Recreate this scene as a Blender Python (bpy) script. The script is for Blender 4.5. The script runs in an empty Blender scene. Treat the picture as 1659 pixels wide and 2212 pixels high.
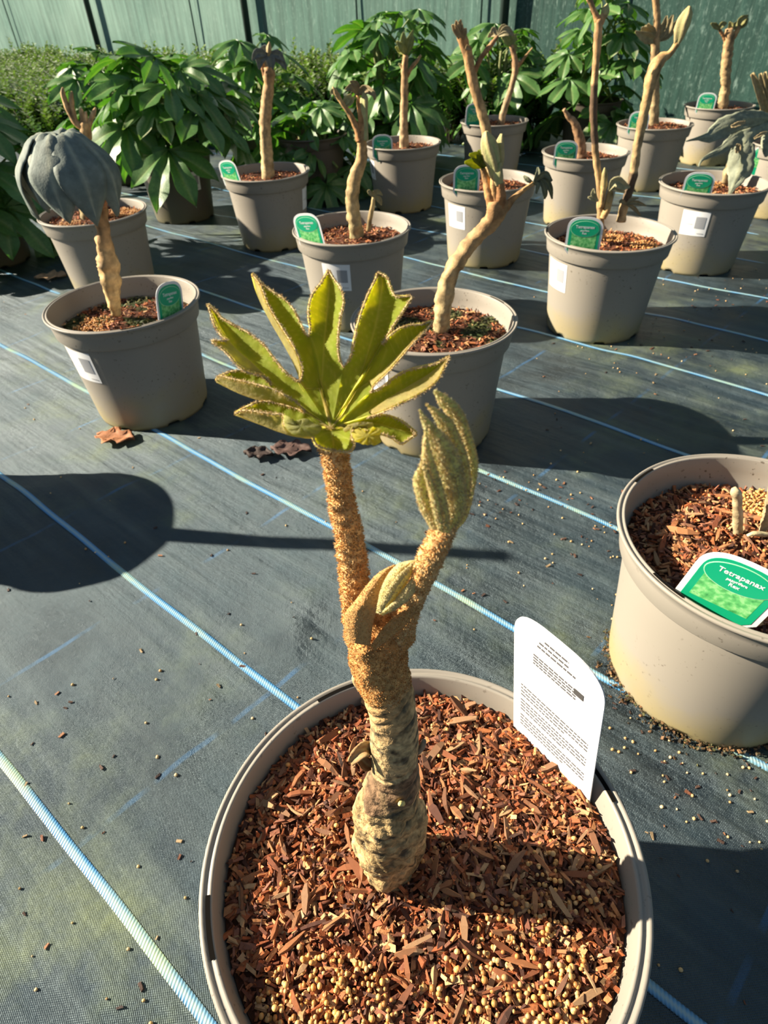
import bpy, math, random
import numpy as np
from mathutils import Vector, Matrix, noise, Euler

random.seed(7)
rng = np.random.default_rng(7)
SC = bpy.context.scene
COL = SC.collection

# ------------------------------------------------------------------ camera
W, H = 1659.0, 2212.0
FPX, PITCH, ROLL, CAMH = 1321.28, 0.704380, -0.047427, 0.58971
_cr, _sr = math.cos(ROLL), math.sin(ROLL)
R0, U0 = Vector((1, 0, 0)), Vector((0, math.sin(PITCH), math.cos(PITCH)))
FWD = Vector((0, math.cos(PITCH), -math.sin(PITCH)))
RIGHT, UP = _cr * R0 + _sr * U0, -_sr * R0 + _cr * U0
CAM = Vector((0, 0, CAMH))
cd = bpy.data.cameras.new('camera'); cam = bpy.data.objects.new('camera', cd); COL.objects.link(cam)
cam.matrix_world = Matrix(((RIGHT.x, UP.x, -FWD.x, 0), (RIGHT.y, UP.y, -FWD.y, 0), (RIGHT.z, UP.z, -FWD.z, CAMH), (0, 0, 0, 1)))
cd.sensor_fit = 'HORIZONTAL'; cd.sensor_width = 36.0; cd.lens = FPX / W * 36.0
cd.clip_start = 0.01; cd.clip_end = 200
cd.dof.use_dof = True; cd.dof.focus_distance = 0.30; cd.dof.aperture_fstop = 32
SC.camera = cam

# ------------------------------------------------------------------ world, sun, exposure
SUN_AZ, SUN_EL = math.radians(170), math.radians(28)
wd = bpy.data.worlds.new('sky'); SC.world = wd; wd.use_nodes = True
bg = wd.node_tree.nodes['Background']
bg.inputs['Color'].default_value = (0.48, 0.66, 0.92, 1); bg.inputs['Strength'].default_value = 0.26
sl = bpy.data.lights.new('sun', 'SUN'); sl.energy = 11.2; sl.angle = math.radians(0.6); sl.color = (1.0, 0.88, 0.70)
so = bpy.data.objects.new('sun', sl); COL.objects.link(so)
sdir = Vector((math.cos(SUN_AZ) * math.cos(SUN_EL), math.sin(SUN_AZ) * math.cos(SUN_EL), math.sin(SUN_EL)))
so.rotation_euler = sdir.to_track_quat('Z', 'Y').to_euler(); so.location = sdir * 8
vs = SC.view_settings
vs.view_transform = 'Standard'; vs.look = 'None'; vs.exposure = 0.42; vs.gamma = 1.0; vs.use_curve_mapping = False

# ------------------------------------------------------------------ pixel <-> world helpers
def ray(px, py):
    return FWD + RIGHT * ((px - W / 2) / FPX) - UP * ((py - H / 2) / FPX)
def at_y(px, py, Y):
    d = ray(px, py); return CAM + d * (Y / d.y)
def at_z(px, py, z):
    d = ray(px, py); return CAM + d * ((z - CAMH) / d.z)
def at_plane(px, py, p0, n):
    d = ray(px, py); return CAM + d * ((p0 - CAM).dot(n) / d.dot(n))
def depth(P):
    return (P - CAM).dot(FWD)
def pix(P):
    v = P - CAM; z = v.dot(FWD)
    return W / 2 + FPX * v.dot(RIGHT) / z, H / 2 - FPX * v.dot(UP) / z
CROPS = {1: (0, 0, 2.9625), 2: (540, 0, 2.9625), 3: (1100, 0, 2.968), 4: (0, 400, 2.9625), 5: (560, 260, 2.592), 6: (1120, 340, 3.078),
         'L': (430, 560, 2.6333), 'B': (660, 820, 3.3525), 'T': (700, 1380, 4.096), 'R': (1259, 940, 2.99), 7: (0, 250, 3.95), 8: (1420, 180, 5.03)}
def C(k, *pts):
    ox, oy, s = CROPS[k]
    return [(ox + p[0] / s, oy + p[1] / s) + ((p[2] / s,) if len(p) > 2 else ()) for p in pts]

# ------------------------------------------------------------------ object helpers
def empty(name, loc=(0, 0, 0)):
    o = bpy.data.objects.new(name, None); o.empty_display_size = 0.03; o.location = loc; COL.objects.link(o); return o
def tag(o, label, cat, group=None, kind=None):
    o['label'] = label; o['category'] = cat
    if group: o['group'] = group
    if kind: o['kind'] = kind
    return o
def mk_mesh(name, verts, faces, mats, smooth=True, col=None, mi=None, uv=None):
    me = bpy.data.meshes.new(name)
    verts = [tuple(v) for v in verts] if not isinstance(verts, np.ndarray) else verts.tolist()
    faces = faces.tolist() if isinstance(faces, np.ndarray) else faces
    me.from_pydata(verts, [], faces)
    for m in (mats if isinstance(mats, (list, tuple)) else [mats]): me.materials.append(m)
    if smooth: me.polygons.foreach_set('use_smooth', [True] * len(me.polygons))
    if mi is not None: me.polygons.foreach_set('material_index', list(mi))
    if col is not None:
        a = me.color_attributes.new('Col', 'FLOAT_COLOR', 'POINT')
        c = np.ones((len(verts), 4), np.float32); c[:, :3] = np.asarray(col, np.float32)[:, :3]
        a.data.foreach_set('color', c.ravel())
    if uv is not None:
        l = me.uv_layers.new(name='UVMap'); vi = np.empty(len(me.loops), np.int32); me.loops.foreach_get('vertex_index', vi)
        l.data.foreach_set('uv', np.asarray(uv, np.float32)[vi].ravel())
    me.update(); return me
def part(name, me, parent=None, loc=None):
    o = bpy.data.objects.new(name, me); COL.objects.link(o)
    if parent: o.parent = parent
    if loc is not None: o.location = loc
    return o
def wpart(name, verts, faces, mats, parent, **k):
    """mesh given in world coordinates, child of an unrotated, unscaled parent"""
    base = Vector((0, 0, 0)); p = parent
    while p is not None: base = base + p.location; p = p.parent
    v = np.asarray([tuple(q) for q in verts] if not isinstance(verts, np.ndarray) else verts, float) - np.array(base)
    return part(name, mk_mesh(name, v, faces, mats, **k), parent)
class MB:
    def __init__(s): s.v = []; s.f = []; s.c = []; s.m = []
    def add(s, v, f, c=None, m=0):
        o = len(s.v); s.v += [tuple(q) for q in v]; s.f += [tuple(i + o for i in q) for q in f]
        s.c += [c] * len(v) if (c is not None and not isinstance(c, list)) else (c if c else [(1, 1, 1)] * len(v)); s.m += [m] * len(f)
def fbm(x, y, z, o=4):
    a, s, t = 1.0, 0.0, 0.0
    for i in range(o):
        s += a * noise.noise((x, y, z)); x *= 2; y *= 2; z *= 2; a *= 0.5
    return s
def lerp(a, b, t): return a + (b - a) * t
def mixc(a, b, t): return tuple(a[i] + (b[i] - a[i]) * t for i in range(3))
def catmull(P, n):
    """P: list of vectors (any dim, np), n samples by chord length"""
    P = np.asarray(P, float)
    if len(P) == 2: return np.linspace(P[0], P[1], n)
    d = np.r_[0, np.cumsum(np.linalg.norm(np.diff(P, axis=0), axis=1) + 1e-9)]; u = np.linspace(0, d[-1], n)
    out = np.empty((n, P.shape[1])); m = np.empty_like(P)
    m[1:-1] = (P[2:] - P[:-2]) / (d[2:] - d[:-2])[:, None]; m[0] = (P[1] - P[0]) / (d[1] - d[0]); m[-1] = (P[-1] - P[-2]) / (d[-1] - d[-2])
    for i, x in enumerate(u):
        k = min(max(np.searchsorted(d, x, 'right') - 1, 0), len(P) - 2); h = d[k + 1] - d[k]; t = (x - d[k]) / h
        out[i] = (2*t**3-3*t**2+1)*P[k] + (t**3-2*t**2+t)*h*m[k] + (-2*t**3+3*t**2)*P[k+1] + (t**3-t**2)*h*m[k+1]
    return out
def frames(P):
    T = np.gradient(P, axis=0); T /= np.linalg.norm(T, axis=1)[:, None] + 1e-12
    a = np.cross(T[0], [0, 1, 0]);
    if np.linalg.norm(a) < 1e-3: a = np.cross(T[0], [1, 0, 0])
    a /= np.linalg.norm(a); A = []
    for t in T:
        a = a - t * a.dot(t); a /= np.linalg.norm(a) + 1e-12; A.append(a)
    A = np.array(A); return T, A, np.cross(T, A)
def tube(P, R, ns=12, disp=None, cap=True):
    """P (n,3), R (n). disp(i, ang, point)->added radius. returns verts, faces, (i,ang) per vert"""
    P = np.asarray(P, float); T, A, B = frames(P); V = []; Q = []
    for i in range(len(P)):
        for j in range(ns):
            an = 2 * math.pi * j / ns; n = A[i] * math.cos(an) + B[i] * math.sin(an); r = R[i]
            if disp: r += disp(i, an, P[i] + n * r)
            V.append(P[i] + n * r); Q.append((i, an))
    F = [(i*ns+j, i*ns+(j+1) % ns, (i+1)*ns+(j+1) % ns, (i+1)*ns+j) for i in range(len(P)-1) for j in range(ns)]
    if cap:
        for i in (0, len(P) - 1):
            c = len(V); V.append(P[i]); Q.append((i, 0.0))
            F += [((i*ns+j), (i*ns+(j+1) % ns), c) if i else ((i*ns+(j+1) % ns), (i*ns+j), c) for j in range(ns)]
    return V, F, Q
def pxpath(pts, Y, n=24, dy=None):
    """pixel path with pixel widths -> world path on the plane at depth Y (optionally leaning by dy)"""
    P = []
    for i, p in enumerate(pts):
        yy = Y + (dy[i] if dy else 0.0); w = at_y(p[0], p[1], yy); P.append((w.x, w.y, w.z, p[2] / 2 * depth(w) / FPX))
    S = catmull(P, n); return S[:, :3], S[:, 3]

# ------------------------------------------------------------------ materials
def mat(name):
    m = bpy.data.materials.new(name); m.use_nodes = True; nt = m.node_tree; b = nt.nodes['Principled BSDF']; return m, nt, b
def N(nt, t, **k):
    n = nt.nodes.new(t)
    for a, v in k.items(): setattr(n, a, v)
    return n
def L(nt, a, b): nt.links.new(a, b)
def noise_tex(nt, scale, detail=4, rough=0.55, coord='Object', stretch=None):
    tc = N(nt, 'ShaderNodeTexCoord'); n = N(nt, 'ShaderNodeTexNoise'); n.inputs['Scale'].default_value = scale; n.inputs['Detail'].default_value = detail; n.inputs['Roughness'].default_value = rough
    src = tc.outputs[coord]
    if stretch:
        mp = N(nt, 'ShaderNodeMapping'); mp.inputs['Scale'].default_value = stretch; L(nt, src, mp.inputs['Vector']); src = mp.outputs[0]
    L(nt, src, n.inputs['Vector']); return n.outputs['Fac']
def ramp(nt, fac, stops):
    r = N(nt, 'ShaderNodeValToRGB'); e = r.color_ramp.elements
    while len(e) < len(stops): e.new(0.5)
    for x, (p, c) in zip(e, stops): x.position = p; x.color = (c[0], c[1], c[2], 1) if not isinstance(c, (int, float)) else (c, c, c, 1)
    L(nt, fac, r.inputs['Fac']); return r.outputs['Color']
def mix(nt, fac, a, b, mode='MIX'):
    m = N(nt, 'ShaderNodeMix', data_type='RGBA', blend_type=mode)
    for s, x in ((0, fac), (6, a), (7, b)):
        if isinstance(x, (int, float)): m.inputs[s].default_value = x
        elif isinstance(x, tuple): m.inputs[s].default_value = (*x[:3], 1)
        else: L(nt, x, m.inputs[s])
    return m.outputs[2]
def math_(nt, op, a, b=None, clamp=False):
    m = N(nt, 'ShaderNodeMath', operation=op, use_clamp=clamp)
    for s, x in ((0, a), (1, b)):
        if x is None: continue
        if isinstance(x, (int, float)): m.inputs[s].default_value = x
        else: L(nt, x, m.inputs[s])
    return m.outputs[0]
def bump(nt, b, h, strength=0.5, dist=0.001):
    n = N(nt, 'ShaderNodeBump'); n.inputs['Strength'].default_value = strength; n.inputs['Distance'].default_value = dist
    L(nt, h, n.inputs['Height']); L(nt, n.outputs[0], b.inputs['Normal'])
def vcol(nt): return N(nt, 'ShaderNodeAttribute', attribute_name='Col').outputs['Color']
def plain(name, c, rough=0.6, spec=0.5):
    m, nt, b = mat(name); b.inputs['Base Color'].default_value = (*c, 1); b.inputs['Roughness'].default_value = rough; b.inputs['Specular IOR Level'].default_value = spec; return m
def vmat(name, rough=0.7, nscale=60, namp=0.35, bumpd=0.0006, bscale=250, spec=0.4, trans=0.0, tcol=None):
    m, nt, b = mat(name); n = noise_tex(nt, nscale, 5)
    v = ramp(nt, n, [(0.25, 1 - namp), (0.75, 1 + namp * 0.6)]); c = mix(nt, 1.0, vcol(nt), v, 'MULTIPLY')
    L(nt, c, b.inputs['Base Color']); b.inputs['Roughness'].default_value = rough; b.inputs['Specular IOR Level'].default_value = spec
    if bumpd: bump(nt, b, noise_tex(nt, bscale, 3), 0.8, bumpd)
    if trans:
        t = N(nt, 'ShaderNodeBsdfTranslucent'); L(nt, mix(nt, 1.0, c, tcol, 'MULTIPLY') if tcol else c, t.inputs['Color'])
        ms = N(nt, 'ShaderNodeMixShader'); ms.inputs[0].default_value = trans
        L(nt, b.outputs[0], ms.inputs[1]); L(nt, t.outputs[0], ms.inputs[2]); L(nt, ms.outputs[0], nt.nodes['Material Output'].inputs['Surface'])
    return m
M = {}
def build_pot_mat(name, c, stain):
    m, nt, b = mat(name); tc = N(nt, 'ShaderNodeTexCoord'); sx = N(nt, 'ShaderNodeSeparateXYZ'); L(nt, tc.outputs['Object'], sx.inputs[0])
    oi = N(nt, 'ShaderNodeObjectInfo')
    nz = N(nt, 'ShaderNodeTexNoise', noise_dimensions='4D'); nz.inputs['Scale'].default_value = 14; nz.inputs['Detail'].default_value = 5; L(nt, tc.outputs['Object'], nz.inputs['Vector'])
    L(nt, math_(nt, 'MULTIPLY', oi.outputs['Random'], 30.0), nz.inputs['W'])
    h = math_(nt, 'SUBTRACT', 1.0, math_(nt, 'DIVIDE', sx.outputs['Z'], 0.085)); h = math_(nt, 'ADD', h, math_(nt, 'MULTIPLY', math_(nt, 'SUBTRACT', nz.outputs['Fac'], 0.5), 1.6))
    f = ramp(nt, h, [(0.15, 0.0), (0.95, 0.85)])
    c1 = mix(nt, f, c, stain)
    sp = N(nt, 'ShaderNodeTexNoise'); sp.inputs['Scale'].default_value = 210; sp.inputs['Detail'].default_value = 2; L(nt, tc.outputs['Object'], sp.inputs['Vector'])
    s2 = ramp(nt, sp.outputs['Fac'], [(0.655, 0.0), (0.70, 1.0)]); s2 = math_(nt, 'MULTIPLY', s2, ramp(nt, nz.outputs['Fac'], [(0.45, 0.0), (0.65, 0.9)]))
    c2 = mix(nt, s2, c1, (0.09, 0.07, 0.05)); L(nt, c2, b.inputs['Base Color'])
    b.inputs['Roughness'].default_value = 0.5; b.inputs['Specular IOR Level'].default_value = 0.35
    return m
M['pot'] = build_pot_mat('taupe_pot_plastic', (0.275, 0.25, 0.21), (0.33, 0.27, 0.12))
M['potdark'] = build_pot_mat('dark_pot_plastic', (0.10, 0.085, 0.065), (0.11, 0.10, 0.05))
M['slot'] = plain('slot_dark', (0.006, 0.005, 0.004), 0.9, 0.05)
M['litter'] = vmat('bark_litter', 0.75, 300, 0.3, 0.0004, 700)
M['soil'] = vmat('potting_soil', 0.9, 220, 0.5, 0.0015, 420, 0.2)
def chip_mat():
    m, nt, b = mat('bark_chip'); oi = N(nt, 'ShaderNodeObjectInfo')
    c = ramp(nt, oi.outputs['Random'], [(0.0, (0.24, 0.065, 0.022)), (0.25, (0.38, 0.13, 0.042)), (0.45, (0.48, 0.21, 0.08)), (0.62, (0.12, 0.035, 0.016)), (0.8, (0.58, 0.34, 0.16)), (1.0, (0.26, 0.10, 0.055))])
    g = noise_tex(nt, 260, 4, 0.6, 'Object', (0.12, 1, 1)); v = ramp(nt, g, [(0.3, 0.6), (0.7, 1.25)])
    L(nt, mix(nt, 1.0, c, v, 'MULTIPLY'), b.inputs['Base Color']); b.inputs['Roughness'].default_value = 0.65; bump(nt, b, g, 0.7, 0.0006); return m
M['chip'] = chip_mat()
M['gran'] = vmat('granule', 0.5, 200, 0.15, 0, 0)
M['stem'] = vmat('bark_stem', 0.75, 130, 0.35, 0.0006, 380)
M['trunk'] = vmat('corky_trunk', 0.85, 300, 0.75, 0.0016, 420, 0.2)
M['felt'] = vmat('rusty_felt', 0.95, 260, 0.25, 0.0008, 800, 0.1)
M['fuzz'] = vmat('felt_hairs', 0.95, 90, 0.2, 0, 0, 0.1, 0.3)
M['leafup'] = vmat('young_leaf_upper', 0.65, 160, 0.14, 0.0003, 500, 0.2, 0.64, (1.7, 1.45, 0.2))
M['leafdn'] = vmat('young_leaf_underside', 0.95, 300, 0.2, 0.0005, 900, 0.1, 0.72, (1.55, 1.55, 0.6))
M['budm'] = vmat('folded_leaf', 0.85, 300, 0.2, 0.0005, 900, 0.15, 0.42, (1.15, 1.12, 0.55))
M['dry'] = vmat('wilted_leaf', 0.7, 90, 0.3, 0.0006, 300, 0.3, 0.15)
M['fatsia'] = vmat('glossy_leaf', 0.34, 25, 0.25, 0.0008, 60, 0.5, 0.30, (0.9, 1.3, 0.25))
M['hedge'] = vmat('hedge_leaf', 0.24, 8, 0.3, 0, 0, 0.6, 0.28, (1.0, 1.3, 0.3))
M['white'] = plain('white_plastic', (0.82, 0.83, 0.84), 0.35)
M['tagback'] = plain('label_back', (0.60, 0.61, 0.62), 0.5); M['tagink'] = plain('label_print', (0.09, 0.09, 0.095), 0.6)
M['sticker'] = plain('paper_sticker', (0.78, 0.79, 0.80), 0.5)
M['grey'] = plain('grey_print', (0.30, 0.31, 0.33), 0.6)
M['inkgrey'] = plain('small_print', (0.46, 0.47, 0.48), 0.6)
M['ink'] = plain('black_print', (0.06, 0.06, 0.06), 0.6)
M['oval'] = plain('green_oval', (0.006, 0.40, 0.20), 0.35)
M['palegreen'] = plain('pale_green_line', (0.45, 0.75, 0.5), 0.4)
def picture_mat():
    m, nt, b = mat('foliage_picture'); n = noise_tex(nt, 140, 3)
    L(nt, ramp(nt, n, [(0.3, (0.04, 0.28, 0.08)), (0.5, (0.15, 0.58, 0.18)), (0.62, (0.36, 0.74, 0.32)), (0.72, (0.07, 0.34, 0.12))]), b.inputs['Base Color']); b.inputs['Roughness'].default_value = 0.35; return m
M['picture'] = picture_mat()

# ------------------------------------------------------------------ the setting: ground, stripes, netting wall
LA = math.radians(-41.2); TX, TY = math.cos(LA), math.sin(LA); NX, NY = -TY, TX     # along the wall / towards the wall
RIM_R, POT_H, BASE_R = 0.13, 0.20, 0.0998
POTS = {'P1': (0.0125, 0.1453), 'P2': (0.3475, 0.4005), 'P3': (-0.4322, 1.0513), 'P4': (0.0914, 0.9215), 'P5': (0.4881, 1.3089), 'P6': (-0.0412, 1.4279),
        'P7': (0.3184, 1.8012), 'P8': (-0.3012, 2.0333), 'P9': (0.1222, 2.3846), 'P10': (0.6640, 2.1073), 'P11': (0.8614, 1.6688), 'P12': (1.0238, 2.5123),
        'P13': (1.4081, 2.8575), 'P14': (0.4924, 2.7418), 'P15': (-0.6884, 1.6664), 'P16': (-0.66, 2.38), 'P17': (1.30, 2.10), 'P18': (-0.815, 0.757)}
PP = np.array(list(POTS.values()))
def ground_z(x, y):
    z = 0.006 * noise.noise((x * 2.3, y * 2.3, 3.1)) + 0.0030 * noise.noise((x * 7, y * 7, 9.0))
    u, v = x * TX + y * TY, x * NX + y * NY
    z += 0.0022 * noise.noise((u * 5, v * 24, 1.7))
    for (cx, cy, a, sx, sy) in ((-0.12, 0.47, 0.010, 0.030, 0.05), (-0.35, 0.42, 0.006, 0.05, 0.09), (-0.75, 1.55, 0.03, 0.10, 0.12), (-0.5, 0.78, 0.008, 0.12, 0.05), (-0.22, 0.36, 0.004, 0.02, 0.07)):
        z += a * math.exp(-((x - cx) / sx) ** 2 - ((y - cy) / sy) ** 2)
    d = float(np.min(np.hypot(PP[:, 0] - x, PP[:, 1] - y)))
    k = min(max((d - 0.108) / 0.07, 0), 1); return z * k * k * (3 - 2 * k)
def grid_axis(a, b, lo, hi, fine, coarse):
    r = list(np.arange(a, lo, coarse)) + list(np.arange(lo, hi, fine)) + list(np.arange(hi, b + coarse, coarse)); return r
gx = grid_axis(-9.0, 5.0, -1.0, 1.0, 0.0125, 0.12); gy = grid_axis(-1.4, 11.0, 0.0, 1.6, 0.0125, 0.10)
V = [(x, y, ground_z(x, y)) for y in gy for x in gx]; nx_ = len(gx)
F = [(j*nx_+i, j*nx_+i+1, (j+1)*nx_+i+1, (j+1)*nx_+i) for j in range(len(gy)-1) for i in range(nx_-1)]
def ground_mat():
    m, nt, b = mat('woven_ground_fabric'); tc = N(nt, 'ShaderNodeTexCoord'); mp = N(nt, 'ShaderNodeMapping'); mp.inputs['Rotation'].default_value = (0, 0, -LA)
    L(nt, tc.outputs['Object'], mp.inputs['Vector']); sx = N(nt, 'ShaderNodeSeparateXYZ'); L(nt, mp.outputs[0], sx.inputs[0]); u, v = sx.outputs['X'], sx.outputs['Y']
    k = 2 * math.pi / 0.0021
    wu = math_(nt, 'SINE', math_(nt, 'MULTIPLY', u, k)); wv = math_(nt, 'SINE', math_(nt, 'MULTIPLY', v, k))
    weave = math_(nt, 'MULTIPLY', wu, wv)                       # over-under squares
    w01 = math_(nt, 'MULTIPLY_ADD', weave, 0.5); nt.nodes[-1].inputs[2].default_value = 0.5
    big = noise_tex(nt, 2.6, 6, 0.6); mid = noise_tex(nt, 9, 6, 0.65); streak = noise_tex(nt, 5, 5, 0.6, 'Object'); fine = noise_tex(nt, 400, 2, 0.5)
    mpn = N(nt, 'ShaderNodeMapping'); mpn.inputs['Scale'].default_value = (1.2, 14, 1); L(nt, mp.outputs[0], mpn.inputs['Vector'])
    st = N(nt, 'ShaderNodeTexNoise'); st.inputs['Scale'].default_value = 3.0; st.inputs['Detail'].default_value = 5; L(nt, mpn.outputs[0], st.inputs['Vector'])
    base = mix(nt, ramp(nt, mid, [(0.3, 0.0), (0.7, 1.0)]), (0.005, 0.012, 0.021), (0.018, 0.031, 0.038))
    dust = math_(nt, 'MULTIPLY', ramp(nt, st.outputs['Fac'], [(0.42, 0.0), (0.72, 0.8)]), ramp(nt, big, [(0.35, 0.15), (0.65, 0.85)]))
    base = mix(nt, dust, base, (0.10, 0.12, 0.115))
    alg = math_(nt, 'MULTIPLY', ramp(nt, mid, [(0.44, 0.0), (0.66, 1.0)]), ramp(nt, big, [(0.48, 0.0), (0.62, 0.85)]))
    base = mix(nt, alg, base, (0.10, 0.115, 0.035))
    base = mix(nt, 1.0, base, ramp(nt, w01, [(0.0, 0.62), (1.0, 1.4)]), 'MULTIPLY')
    mot = noise_tex(nt, 4.5, 8, 0.68); base = mix(nt, 1.0, base, ramp(nt, mot, [(0.32, 0.40), (0.68, 1.7)]), 'MULTIPLY')
    # faint blue cross threads
    s = math_(nt, 'SUBTRACT', u, math_(nt, 'MULTIPLY', v, 0.088)); s = math_(nt, 'ADD', s, 0.381 + 0.237 * 40 + 0.1185)
    s = math_(nt, 'ABSOLUTE', math_(nt, 'SUBTRACT', math_(nt, 'MODULO', s, 0.237), 0.1185))
    cl = ramp(nt, math_(nt, 'DIVIDE', s, 0.006), [(0.35, 1.0), (0.6, 0.0)])
    cl = math_(nt, 'MULTIPLY', cl, ramp(nt, noise_tex(nt, 16, 3), [(0.44, 0.0), (0.64, 0.6)]))
    base = mix(nt, cl, base, (0.03, 0.13, 0.30))
    L(nt, base, b.inputs['Base Color'])
    L(nt, ramp(nt, mot, [(0.34, 0.34), (0.66, 0.62)]), b.inputs['Roughness']); b.inputs['Specular IOR Level'].default_value = 1.0; b.inputs['Specular Tint'].default_value = (0.70, 0.90, 1.0, 1)
    hgt = math_(nt, 'ADD', math_(nt, 'MULTIPLY', weave, 0.3), math_(nt, 'ADD', math_(nt, 'MULTIPLY', fine, 0.25), math_(nt, 'ADD', math_(nt, 'MULTIPLY', st.outputs['Fac'], 5.0), math_(nt, 'MULTIPLY', mot, 9.0))))
    bump(nt, b, hgt, 0.9, 0.0014); return m
M['ground'] = ground_mat()
floor = part('floor', mk_mesh('floor', V, F, M['ground'])); floor['kind'] = 'structure'; floor['label'] = 'black woven ground cover fabric with green algae patches'
def stripe_mat():
    m, nt, b = mat('stripe_threads'); uv = N(nt, 'ShaderNodeUVMap'); sx = N(nt, 'ShaderNodeSeparateXYZ'); L(nt, uv.outputs[0], sx.inputs[0])
    ac = math_(nt, 'ABSOLUTE', math_(nt, 'SUBTRACT', sx.outputs['X'], 0.5))
    w = math_(nt, 'SINE', math_(nt, 'ADD', math_(nt, 'MULTIPLY', sx.outputs['Y'], 2 * math.pi / 0.0032), math_(nt, 'MULTIPLY', sx.outputs['X'], 9.0)))
    ac2 = math_(nt, 'ADD', ac, math_(nt, 'MULTIPLY', w, 0.055))
    c = ramp(nt, ac2, [(0.08, (0.27, 0.42, 0.50)), (0.22, (0.13, 0.33, 0.54)), (0.40, (0.04, 0.20, 0.42)), (0.5, (0.012, 0.06, 0.13))])
    n = noise_tex(nt, 11, 4); c = mix(nt, ramp(nt, n, [(0.46, 0.0), (0.68, 0.55)]), c, (0.42, 0.50, 0.16))
    L(nt, c, b.inputs['Base Color']); b.inputs['Roughness'].default_value = 0.45; bump(nt, b, w, 0.35, 0.0004); return m
M['stripe'] = stripe_mat()
for li, d in enumerate((-0.262, -0.0206, 0.209, 0.449, 0.692, 0.934, 1.206, 1.434, 1.680, 1.925, 2.17, 2.42, 2.66, 2.90)):
    V, F, UVs = [], [], []; ss = np.arange(-3.6, 1.5, 0.0125); hw = 0.0046
    for i, s in enumerate(ss):
        wob = 0.0055 * noise.noise((s * 2.2, d * 7, 5.0)) + 0.0016 * noise.noise((s * 9, d * 7, 2.0))
        for j in range(5):
            e = d + wob + (j / 4 - 0.5) * 2 * hw; x, y = s * TX + e * NX, s * TY + e * NY
            V.append((x, y, ground_z(x, y) + 0.0005 + 0.0007 * (1 - (j / 2 - 1) ** 2))); UVs.append((j / 4, s))
    F = [(i*5+j, (i+1)*5+j, (i+1)*5+j+1, i*5+j+1) for i in range(len(ss)-1) for j in range(4)]
    o = part('woven_stripe', mk_mesh('woven_stripe', V, F, M['stripe'], uv=UVs), floor); o['label'] = 'pale blue marker stripe woven into the fabric'
# netting wall, parallel to the stripes
WD = 3.55
def wall_pt(s, z, off=0.0): return (s * TX + (WD + off) * NX, s * TY + (WD + off) * NY, z)
def net_mat():
    m, nt, b = mat('green_netting'); big = noise_tex(nt, 1.4, 5, 0.6); fine = noise_tex(nt, 60, 3, 0.7); vs_ = noise_tex(nt, 3, 4, 0.6, 'Object', (9, 9, 0.6))
    c = mix(nt, ramp(nt, big, [(0.3, 0.0), (0.7, 1.0)]), (0.055, 0.125, 0.098), (0.10, 0.19, 0.15))
    c = mix(nt, 1.0, c, ramp(nt, vs_, [(0.3, 0.7), (0.7, 1.25)]), 'MULTIPLY'); c = mix(nt, 1.0, c, vcol(nt), 'MULTIPLY'); sk = noise_tex(nt, 1.0, 3, 0.7, 'Object', (55, 55, 16)); c = mix(nt, ramp(nt, sk, [(0.58, 0.0), (0.74, 0.55)]), c, (0.34, 0.48, 0.42)); c = mix(nt, ramp(nt, fine, [(0.55, 0.0), (0.75, 0.35)]), c, (0.22, 0.36, 0.30))  # pale streaks and specks paint sun glints into the netting colour
    L(nt, c, b.inputs['Base Color']); b.inputs['Roughness'].default_value = 0.4
    t = N(nt, 'ShaderNodeBsdfTranslucent'); L(nt, mix(nt, 1.0, c, (0.9, 1.1, 1.0), 'MULTIPLY'), t.inputs['Color']); ms = N(nt, 'ShaderNodeMixShader'); ms.inputs[0].default_value = 0.3
    L(nt, b.outputs[0], ms.inputs[1]); L(nt, t.outputs[0], ms.inputs[2]); L(nt, ms.outputs[0], nt.nodes['Material Output'].inputs['Surface']); bump(nt, b, vs_, 0.4, 0.01); return m
M['net'] = net_mat(); M['post'] = plain('dark_steel_post', (0.025, 0.045, 0.04), 0.45); M['seam'] = plain('netting_seam', (0.02, 0.06, 0.05), 0.7)
V = []; F = []; ss = np.arange(-13.0, 3.2, 0.08); zs = np.linspace(-0.05, 2.2, 26)
for z in zs:
    for s in ss: V.append(wall_pt(s, z, 0.02 * noise.noise((s * 1.3, z * 0.5, 0))))
F = [(j*len(ss)+i, j*len(ss)+i+1, (j+1)*len(ss)+i+1, (j+1)*len(ss)+i) for j in range(len(zs)-1) for i in range(len(ss)-1)]
wn = Vector((NX, NY, 0)); wp0 = Vector((NX, NY, 0)) * WD
def wall_s(px, py):
    P = at_plane(px, py, wp0, wn); return P.x * TX + P.y * TY
EDG = [wall_s(px, 5) for px in (200, 540, 1103)]; TONE = [(2.6, 2.1, 2.2), (2.2, 1.85, 1.95), (1.25, 1.2, 1.25), (0.42, 0.52, 0.54)]   # panel tones paint in sun on the left, shade on the right
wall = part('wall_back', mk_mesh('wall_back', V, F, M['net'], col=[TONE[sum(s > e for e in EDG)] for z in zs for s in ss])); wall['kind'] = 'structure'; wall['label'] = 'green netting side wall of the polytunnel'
for px in (200, 540, 1103):
    s = wall_s(px, 5); x, y, _ = wall_pt(s, 0, -0.055)
    V, F, _q = tube([(x, y, -0.03), (x, y, 1.0), (x, y, 2.2)], [0.024] * 3, 14); wpart('post', V, F, M['post'], wall)
for px in (12, 415, 775, 1046, 1340):
    s = wall_s(px, 5); x, y, _ = wall_pt(s, 0, -0.024)
    V, F, _q = tube([(x, y, -0.03), (x, y, 1.0), (x, y, 2.2)], [0.0055] * 3, 6); wpart('seam', V, F, M['seam'], wall)

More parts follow.
